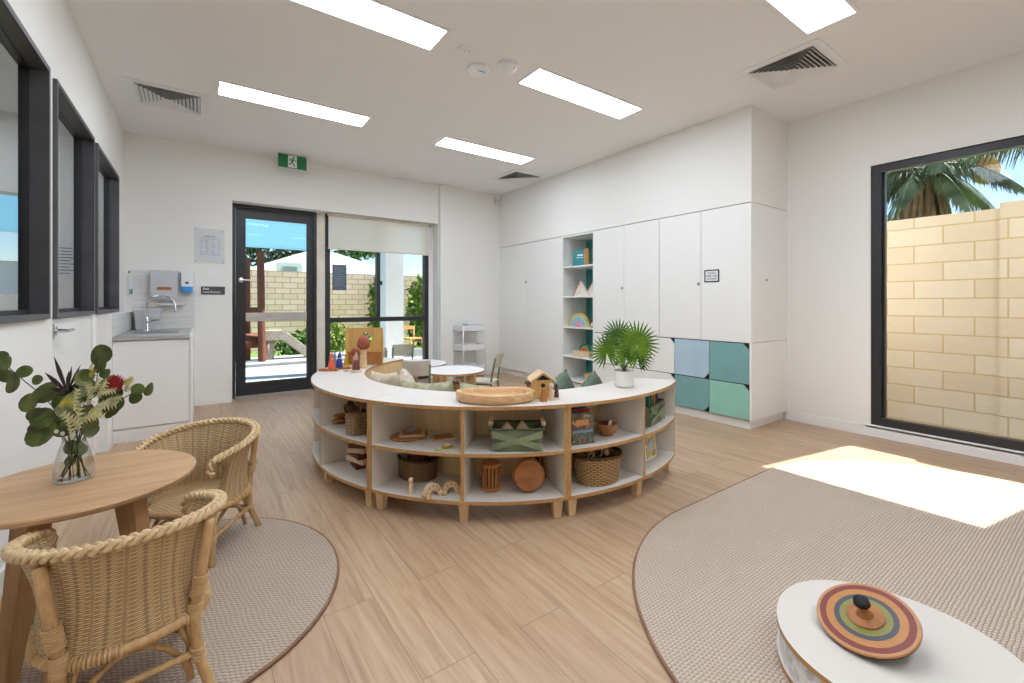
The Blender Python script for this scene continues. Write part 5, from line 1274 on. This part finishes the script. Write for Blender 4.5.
leaves(t, ba, 'leaf', [(2, 358, 0, 6.5, -70, (.2, .5)), (9, 364, -.01, 7, 70, (-.2, .3)), (8, 377, 0, 6.5, -60, (.3, .1)), (19, 381, -.012, 9, 180, (-.2, .2)), (21, 373, .0, 6, 30, (.8, .6)), (36, 381, 0, 4.5, 10, (.3, .2)), (43, 393, -.01, 10.5, 60, (.1, .4)), (33, 402, -.01, 9.5, -95, (-.1, .3)), (1, 367, .01, 6, -90, (0, .8))], 'euca_green')
t, ba = stem_thing('eucalyptus_stem', 'low leafy eucalyptus stem hanging over the left side of the vase', 'eucalyptus', [foot(-5, .01), neck(-4, -.01), bp(64, 428, -.02), bp(52, 424, -.03), bp(44, 418, -.03)])
leaves(t, ba, 'leaf', [(56, 430, -.03, 12.5, -120, (.0, .5)), (53, 417, -.03, 10, -60, (.2, .5)), (60, 412, -.02, 10, 10, (-.3, .4)), (70, 424, -.035, 10, 80, (.2, .6)), (46, 414, -.02, 7, -90, (.4, .6)), (68, 410, -.01, 9, 30, (.5, .2)), (64, 400, 0, 8, -30, (.2, .2)), (75, 417, -.03, 8, 40, (-.3, .4)), (45, 424, -.02, 6, 200, (.1, .5)), (58, 405, .01, 9, -40, (.1, .3))], 'euca_green')
t, ba = stem_thing('eucalyptus_stem', 'upright eucalyptus stem at the top of the bouquet', 'eucalyptus', [foot(8, -.01), neck(3), bp(86, 408, .01), bp(94, 380, .01), bp(99, 358)])
leaves(t, ba, 'leaf', [(99, 357, 0, 9.5, 20, (.2, .1)), (99, 367, .0, 7, 50, (-.2, .3)), (91, 376, -.01, 6, -50, (.3, .3)), (104, 374, 0, 5, 80, (0, .4)), (93, 392, -.02, 8, -20, (.2, .5)), (84, 388, .01, 7, -60, (.2, .5))], 'euca_green')
t, ba = stem_thing('eucalyptus_stem', 'eucalyptus stem curving out to the far right', 'eucalyptus', [foot(-9, -.01), neck(5, .01), bp(96, 412, .02), bp(118, 400, .02), bp(134, 391, .02), bp(146, 392, .01)])
leaves(t, ba, 'leaf', [(147, 391, .01, 6.5, 60, (-.4, .3)), (139, 390, .0, 5.5, -60, (.4, .5)), (131, 398, .02, 6, 160, (.2, .4)), (118, 404, -.01, 7.5, -40, (.2, .5)), (108, 410, .01, 7, 100, (.1, .5)), (97, 421, -.02, 6, 170, (.5, .3)), (114, 411, -.02, 6, 100, (0, .5)), (104, 398, .03, 8, 10, (0, .3))], 'euca_green')
t, ba = stem_thing('eucalyptus_stem', 'grey-green eucalyptus stem in the middle of the bouquet', 'eucalyptus', [foot(3, .015), neck(0, .01), bp(78, 415, .0), bp(84, 388, -.01)])
leaves(t, ba, 'leaf', [(80, 400, -.03, 8, -20, (.2, .5)), (90, 388, -.03, 8, 30, (-.1, .4)), (75, 408, -.03, 8, -60, (.2, .6)), (86, 378, -.02, 7.5, 10, (.2, .3)), (88, 412, -.03, 9, 60, (.1, .5)), (96, 402, .03, 9, 20, (.1, .3)), (82, 424, .02, 9, -30, (.1, .3)), (90, 430, .0, 7, 120, (.2, .5)), (70, 398, .03, 9, -50, (.1, .3)), (78, 390, .02, 9, -20, (.3, .4)), (99, 386, .02, 9, 60, (.1, .4)), (72, 446, .0, 6.5, 190, (.3, .1)), (78, 452, .004, 6, 170, (-.3, .1)), (71, 460, .0, 5, 200, (.2, .1)), (82, 448, -.004, 5.5, 160, (.3, .2))], 'euca_grey')
# dark spiky leucadendron
t, ba = stem_thing('dark_protea', 'near-black spiky flower at the upper left of the bouquet', 'flower', [foot(-12, .0), neck(-1, .015), bp(70, 410, .01), bp(68, 392, 0)], 'stem_brown', .002)
b = B(); c0 = bp(67, 392, 0)-ba
for (px, py, dep) in ((57, 358, -.01), (51, 373, -.02), (56, 388, -.02), (81, 366, .0), (92, 372, 0), (75, 371, -.02), (60, 381, .03), (66, 368, .02), (78, 383, -.03), (84, 377, .02), (62, 395, -.02), (88, 381, -.01)):
    dv = bp(px, py, dep)-ba-c0; L = dv.length; dv.normalize(); nr = (-camf+rv(.3)); nr = (nr-dv*nr.dot(dv)).normalized()
    blade(b, c0, dv, nr, L, .0105, 0, -.05)
obj('petals', b, 'dark_petal', t)
b = B(); sphere(b, c0, .014, 12, 8); obj('flower_head', b, 'dark_petal', t, True)
# red protea
t, ba = stem_thing('red_protea', 'round deep red protea at the right of the bouquet', 'flower', [foot(12, .0), neck(4, -.005), bp(100, 408, 0), bp(113, 388, 0)], 'stem_green', .0024)
b = B(); c0 = bp(115, 385, 0)-ba
for k in range(90):
    z = 1-2*(k+.5)/90; a = k*2.39996; r = math.sqrt(max(0, 1-z*z)); dv = Vector((r*math.cos(a), r*math.sin(a), z*.9+.1)).normalized()
    blade(b, c0+dv*.006, (dv+Vector((0, 0, .5))).normalized(), dv, .028, .0042, 0, -.1)
obj('petals', b, 'red_petal', t); b = B(); sphere(b, c0+Vector((0, 0, .004)), .0225, 14, 10); obj('flower_head', b, 'red_petal', t, True)
# toothed pale banksia-like foliage
def toothed(label, path, specs, mat, cat='foliage', name='toothed_leaf_stem'):
    t, ba = stem_thing(name, label, cat, path)
    b = B()
    for (x0, y0, x1, y1, dep, w) in specs:
        a0, a1 = bp(x0, y0, dep)-ba, bp(x1, y1, dep-.012)-ba; dv = (a1-a0); L = dv.length; dv.normalize(); nr = (-camf+Vector((0, 0, .4))); nr = (nr-dv*nr.dot(dv)).normalized(); sd = dv.cross(nr); n = 6
        mid = [b.verts.new(a0+dv*L*k/n+nr*.002) for k in range(n+1)]
        for sg in (-1, 1):
            for k in range(n):
                ww = w*K*(1-.55*abs(k/n-.4)); tip = b.verts.new(a0+dv*L*(k+1.05)/n+sd*sg*ww-nr*.003)
                b.faces.new([mid[k], mid[k+1], tip] if sg > 0 else [mid[k+1], mid[k], tip])
    obj('leaf', b, mat, t)
toothed('cream toothed leaves spilling over the front right of the vase', [foot(-3, -.01), neck(4, -.02), bp(88, 420, -.02), bp(100, 400, -.02)],
        [(86, 428, 92, 400, -.03, 7), (88, 420, 112, 408, -.03, 7), (94, 412, 120, 398, -.02, 6), (92, 424, 78, 410, -.04, 6), (96, 404, 104, 384, -.03, 6), (104, 404, 128, 402, -.03, 6), (84, 436, 84, 414, -.04, 5), (98, 416, 118, 412, -.035, 5), (86, 408, 92, 386, -.04, 6)], 'cream_leaf')
toothed('cream toothed leaves overlapping the red protea', [foot(7, -.015), neck(6, -.01), bp(104, 404, -.02), bp(112, 392, -.03)],
        [(106, 396, 119, 379, -.032, 6), (108, 392, 128, 388, -.034, 5), (104, 390, 112, 376, -.034, 5), (112, 400, 130, 396, -.02, 5), (101, 396, 98, 380, -.03, 5)], 'cream_leaf')
toothed('bright lime-yellow leaves scattered through the bouquet', [foot(1, .012), neck(2, .01), bp(84, 405, .0), bp(96, 375, .0)],
        [(70, 404, 82, 396, -.035, 7), (74, 396, 86, 402, -.03, 7), (92, 374, 102, 372, -.01, 6), (88, 372, 96, 364, .0, 5), (122, 392, 132, 380, .01, 6), (120, 384, 134, 378, .01, 5), (100, 408, 112, 414, -.03, 4)], 'lime_leaf')
for k, (px, py) in enumerate(((70, 428), (76, 430))):
    t, ba = stem_thing('white_blossom', ('left' if k == 0 else 'right')+' tiny white blossom at the neck of the vase', 'flower', [foot(-2+k*4, -.012), bp(72+k*2, 445, -.014), bp(px, py, -.045)], 'stem_green', .0008)
    b = B(); c0 = bp(px, py, -.045)-ba
    for j in range(5): a = 2*PI*j/5; sphere(b, c0+(camr*math.cos(a)+camu*math.sin(a))*.004, .0035, 8, 6)
    obj('petals', b, 'white_blossom', t, True)
for k, (f0, n1, tp) in enumerate((((-14, .0), (6, 0), (84, 420)), ((14, .01), (-5, 0), (66, 420)), ((-8, -.02), (8, .01), (90, 415)))):
    t, ba = stem_thing('bare_stem', ('brown stem leaning left', 'brown stem leaning right', 'brown stem at the front')[k]+' inside the glass vase', 'stem', [foot(*f0), neck(*n1), bp(*tp)], 'stem_brown', .0017)

# ------------------------------------------------------------------ outside
b = B(); box(b, -14, 5.53, YB+.33, 9.1, -.10, -.03); box(b, XR+.29, 5.53, YF-3, YB+.33, -.10, -.03); o = struct('ground_paving', b, 'concrete')
b = B(); box(b, -30, 40, 9.1, 60, -.14, -.06); box(b, 5.53, 40, -20, 9.1, -.14, -.06); struct('ground_lawn', b, 'grass')
b = B(); box(b, .2, 3.6, 9.12, 10.3, -.055, .02); bevel(b, .02, 2); o = struct('ground_slab', b, 'concrete')
# block walls
b = B(); box(b, -3, 9, 12.0, 12.2, -.1, 1.9); struct('wall_garden', b, 'block_y')
b = B(); box(b, 5.53, 5.61, .65, 9, -.1, 1.925); struct('wall_side', b, 'block_x')
b = B(); box(b, 5.50, 5.62, -4, .649, -.1, 1.965); struct('wall_side_pier', b, 'block_x')
# patio column, pipe
b = B(); box(b, 2.56, 2.86, 7.3, 7.58, -.03, 3.2); struct('column_patio', b, 'white_render')
b = B(); box(b, 2.865, 2.895, 7.34, 7.5, -.03, 3.2); struct('column_patio_edge', b, 'plastic_grey')
b = B(); tube(b, [(4.05, 9.0, -.03), (4.05, 9.0, 2.6)], .045, 12); tag(obj('downpipe', b, 'white_render'), 'slim white post in the yard seen through the right pane of the far window', 'post')
# timber log posts
def log(label, x, y, h, r=.06, mat='log_brown', lean=(0, 0)):
    b = B(); tube(b, [(0, 0, 0), (lean[0]*.5, lean[1]*.5, h*.5), (lean[0], lean[1], h)], [r, r*.95, r*.9], 14); return tag(obj('timber_post', b, mat, loc=(x, y, -.059), smooth=40), label, 'post', 'timber posts in the yard')
log('tallest dark timber post in the yard seen through the glass door', .96, 9.5, 2.15, .068, lean=(-.03, 0))
log('slightly shorter timber post just left of the tallest one', .75, 9.9, 2.05, .055)
log('short thick timber post at the left of the door glass', .42, 9.75, 1.05, .07); log('short timber post between the thick one and the tall pair', .60, 9.8, 1.08, .06)
b = B(); tube(b, [(-.6, 9.66, .98), (.98, 9.66, .99)], .05, 12); tag(obj('timber_rail', b, 'log_brown'), 'horizontal timber rail joining the yard posts', 'rail')
b = B(); tube(b, [(-.6, 9.68, .4), (.9, 9.68, .4)], .14, 12); tag(obj('timber_rail', b, 'log_brown'), 'low thick timber log behind the yard posts', 'rail')
t = thing('pebbled_slide', 'grey pebbled ramp sloping down to the right in the yard', 'slide', (1.35, 9.75, -.05))
b = B(); vs = prism(b, [(-.4, .44), (-.02, .44), (.33, .14), (.58, -.06), (.93, -.06), (.5, .2), (.1, .56), (-.04, .64), (-.4, .64)], -.13, .13); xform(b, vs, Matrix.Rotation(PI/2, 4, 'X')); bevel(b, .02, 2); obj('ramp', b, 'pebble', t)
b = B(); tube(b, [(-.25, 0, -.01), (-.25, 0, .45)], .09, 12); obj('support', b, 'pebble', t)
b = B(); tube(b, [(.17*math.cos(a)*.75, 0, .2+.2*math.sin(a)) for a in [2*PI*k/24 for k in range(24)]], .016, 8, True); tube(b, [(-.12, 0, .06), (.12, 0, .06)], .05, 8); tag(obj('rope_hoop', b, 'mid_wood', loc=(1.75, 8.7, -.028)), 'upright rope hoop standing on the paving through the glass door', 'hoop')
def clump(bm, c, rad, n, ls, seed):
    r_ = random.Random(seed)
    for _ in range(n):
        while True:
            v = Vector((r_.uniform(-1, 1), r_.uniform(-1, 1), r_.uniform(-1, 1)))
            if .35 < v.length < 1: break
        p_ = Vector((c[0]+v.x*rad[0], c[1]+v.y*rad[1], c[2]+v.z*rad[2])); d = Vector((r_.uniform(-1, 1), r_.uniform(-1, 1), r_.uniform(-1, 1))).normalized(); n_ = d.orthogonal().normalized(); n_.rotate(Matrix.Rotation(r_.uniform(0, 6), 3, d)); s_ = d.cross(n_); L = ls*r_.uniform(.6, 1.3)
        vs = [bm.verts.new(p_), bm.verts.new(p_+d*L*.5+s_*L*.28), bm.verts.new(p_+d*L), bm.verts.new(p_+d*L*.5-s_*L*.28)]; bm.faces.new(vs)
def bush(name, label, c, rad, n, ls, mat, seed, cat='bush', trunk=True):
    t = thing(name, label, cat, (c[0], c[1], -.06)); b = B(); clump(b, (0, 0, c[2]+.06), rad, n, ls, seed); obj('foliage', b, mat, t)
    if trunk: b = B(); tube(b, [(0, 0, -.02), (.02, 0, c[2])], max(.02, rad[0]*.06), 8); obj('trunk', b, 'stem_brown', t)
bush('tree', 'dark tree behind the yard wall seen through the glass door', (3.5, 23.5, 3.6), (1.9, 1.4, 1.5), 2600, .24, 'foliage_dark', 1, 'tree')
bush('tree', 'leafy tree behind the yard wall at the upper left of the far window', (6.75, 23.5, 4.3), (1.3, 1.2, 1.0), 1700, .24, 'foliage', 2, 'tree')
bush('shrub', 'bright green shrub under the ramp in the yard', (1.75, 10.6, .22), (.55, .3, .25), 900, .11, 'foliage', 3, trunk=False)
bush('shrub', 'lime green shrub behind the ramp', (2.5, 11.2, .35), (.5, .3, .45), 800, .12, 'foliage_lime', 4, trunk=False)
bush('shrub', 'dark leafy shrub below the far window beside the wooden screen', (3.05, 9.6, .22), (.5, .3, .26), 900, .1, 'foliage', 5, trunk=False)
bush('climbing_vine', 'green vine hanging down the yard wall left of the white column', (4.05, 11.6, 1.0), (.42, .2, 1.0), 1800, .15, 'foliage_lime', 6, 'vine', False)
bush('climbing_vine', 'green vine seen right of the white column through the far window', (4.95, 11.3, .9), (.38, .25, .95), 1500, .15, 'foliage_lime', 7, 'vine', False)
b = B(); box(b, 2.6, 5.5, 8.9, 9.05, -.06, .13); tag(obj('garden_edging', b, 'concrete'), 'low pale concrete garden edging below the far window', 'edging')
for k in range(2):
    t = thing('outdoor_chair', ('left' if k == 0 else 'right')+' small orange-framed outdoor chair right of the white column', 'chair', (4.05+k*.62, 9.75, -.06), .3)
    for sx in (-.17, .17):
        for s_ in (-.15, .15): b = B(); tube(b, [(sx, s_, 0), (sx, s_, .62 if s_ > 0 else .34)], .02, 8); obj('leg', b, 'orange_frame', t)
    b = B(); box(b, -.19, .19, -.17, .17, .34, .37); obj('seat', b, 'orange_frame', t); b = B(); box(b, -.19, .19, .14, .17, .56, .64); obj('backrest', b, 'orange_frame', t)
# shade sail
b = B(); grid(b, lambda u, v: (-4.5+(6.9-.9*(1-v))*u, 7.0+3.6*v, 3.0-.72*v-.1*math.sin(PI*u)*math.sin(PI*v)), 24, 12); r_ = bmesh.ops.solidify(b, geom=list(b.faces), thickness=.004)
tag(obj('shade_sail', b, 'sail_blue', smooth='all'), 'sky-blue shade sail stretched above the yard outside the glass door', 'shade sail')
# neighbouring house with tiled hip roof and air conditioner
t = thing('neighbour_house', 'neighbouring house with a pale tiled roof beyond the yard wall', 'house', (3.9, 17.5, -.06))
b = B(); box(b, -3, 3, -.8, 3, 0, 2.05); obj('house_wall', b, 'white_render', t)
b = B(); q4 = [b.verts.new(p_) for p_ in ((-3.3, -1.1, 2.05), (3.3, -1.1, 2.05), (3.3, 3.3, 2.05), (-3.3, 3.3, 2.05))]; rg = [b.verts.new((-.5, 1.1, 3.2)), b.verts.new((.6, 1.1, 3.2))]
b.faces.new(q4[::-1]); b.faces.new([q4[0], q4[1], rg[1], rg[0]]); b.faces.new([q4[1], q4[2], rg[1]]); b.faces.new([q4[2], q4[3], rg[0], rg[1]]); b.faces.new([q4[3], q4[0], rg[0]]); obj('tiled_roof', b, 'roof_tile', t)
t = thing('air_conditioner', 'white box air conditioner on the neighbouring roof seen through the door', 'air conditioner', (2.42, 16.2, 2.0))
b = B(); box(b, -.36, .36, -.2, .2, 0, .44); bevel(b, .05, 3); obj('case', b, 'plastic_white', t, True)
b = B(); [box(b, -.22, .22, -.212, -.2005, .1+.04*k, .12+.04*k) for k in range(6)]; obj('grille', b, 'glass_grey', t)
# palm beyond the right window
t = thing('palm_tree', 'tall palm with drooping fronds and a tan seed pod beyond the right window', 'palm tree', (8.6, 1.75, -.06)); CR = Vector((0, 0, 3.12))
b = B(); tube(b, [(0, 0, 0), (.05, .02, 1.6), (0, 0, 2.98)], [.2, .14, .1], 14); obj('trunk', b, 'log_grey', t)
b = B()
for k in range(90):
    a = rnd.uniform(0, 2*PI); r = rnd.uniform(.1, .32); p_ = Vector((r*math.cos(a)*.7, r*math.sin(a)*.7, 3.0)); blade(b, p_, Vector((math.cos(a)*.25, math.sin(a)*.25, -1)).normalized(), Vector((math.cos(a), math.sin(a), .2)).normalized(), rnd.uniform(.5, 1.0), .03, 0, .1)
obj('dead_skirt', b, 'frond_dead', t)
b = B(); sphere(b, (.06, -.6, 2.98), .17, 14, 10, (.85, .85, 1.15)); obj('seed_pod', b, 'palm_pod', t, True)
def frond(az, el, L, droop):
    pts = []; d = Vector((math.cos(az)*math.cos(el), math.sin(az)*math.cos(el), math.sin(el)))
    for k in range(15): f = k/14; pts.append(CR+d*L*f+Vector((0, 0, -droop*L*f*f)))
    b = B(); tube(b, pts, [.022*(1-.8*k/14) for k in range(15)], 6); sd = d.cross(Vector((0, 0, 1))).normalized()
    for k in range(1, 66):
        f = k/66; i = min(13, int(f*14)); p_ = pts[i].lerp(pts[i+1], f*14-i); tg = (pts[i+1]-pts[i]).normalized()
        for sg in (-1, 1):
            dv = (sd*sg*.75+tg*.6+Vector((0, 0, -.75*rnd.uniform(.7, 1.2)))).normalized(); nr = dv.cross(tg).normalized(); LL = L*.3*math.sin(PI*min(.97, f*.85+.12))**.7*rnd.uniform(.8, 1.1)
            blade(b, p_, dv, nr, LL, .012, 0, .35)
    obj('frond', b, 'frond_green', t)
for k in range(13): frond(k*2.4+.3, .8-.08*k, rnd.uniform(.8, 1.05), .55+.03*k)
t = thing('palm_tree', 'second palm whose fronds enter at the upper right of the window', 'palm tree', (8.4, -.45, -.06)); CR = Vector((0, 0, 3.55))
b = B(); tube(b, [(0, 0, 0), (.05, .02, 1.8), (0, 0, 3.5)], [.2, .16, .13], 14); obj('trunk', b, 'log_grey', t)
for az_, el_, L_ in ((2.5, .3, 2.3), (2.15, .15, 2.1), (2.9, .1, 2.0), (1.5, .2, 1.9), (3.6, .1, 1.9), (4.6, .2, 1.8), (.6, .2, 1.8), (5.6, .3, 1.8)): frond(az_, el_, L_, .42)

# ------------------------------------------------------------------ light
sd = bpy.data.lights.new('sun', 'SUN'); so = bpy.data.objects.new('sun', sd); COL.objects.link(so)
so.rotation_euler = Vector((-.985*math.cos(R(54.5)), .174*math.cos(R(54.5)), -math.sin(R(54.5)))).to_track_quat('-Z', 'Y').to_euler(); sd.energy = 7.5; sd.color = (1, .965, .91); sd.angle = R(.5)
w = bpy.data.worlds.new('world'); scn.world = w; w.use_nodes = True; nt = w.node_tree; bg = nt.nodes['Background']
sk = nt.nodes.new('ShaderNodeTexSky'); sk.sky_type = 'NISHITA'; sk.sun_disc = False; sk.sun_elevation = R(54.5); sk.sun_rotation = R(90-10); sk.air_density = 1.; sk.dust_density = .25; sk.ozone_density = 3.
nt.links.new(sk.outputs[0], bg.inputs[0]); bg.inputs[1].default_value = .12
scn.view_settings.view_transform = 'Standard'; scn.view_settings.look = 'None'; scn.view_settings.exposure = .84; scn.view_settings.gamma = 1; scn.view_settings.use_curve_mapping = False
cy_ = scn.cycles; cy_.use_denoising = True; cy_.max_bounces = 10; cy_.diffuse_bounces = 6; cy_.glossy_bounces = 4; cy_.transmission_bounces = 8; cy_.transparent_max_bounces = 24; cy_.sample_clamp_indirect = 8
cy_.caustics_reflective = False; cy_.caustics_refractive = False
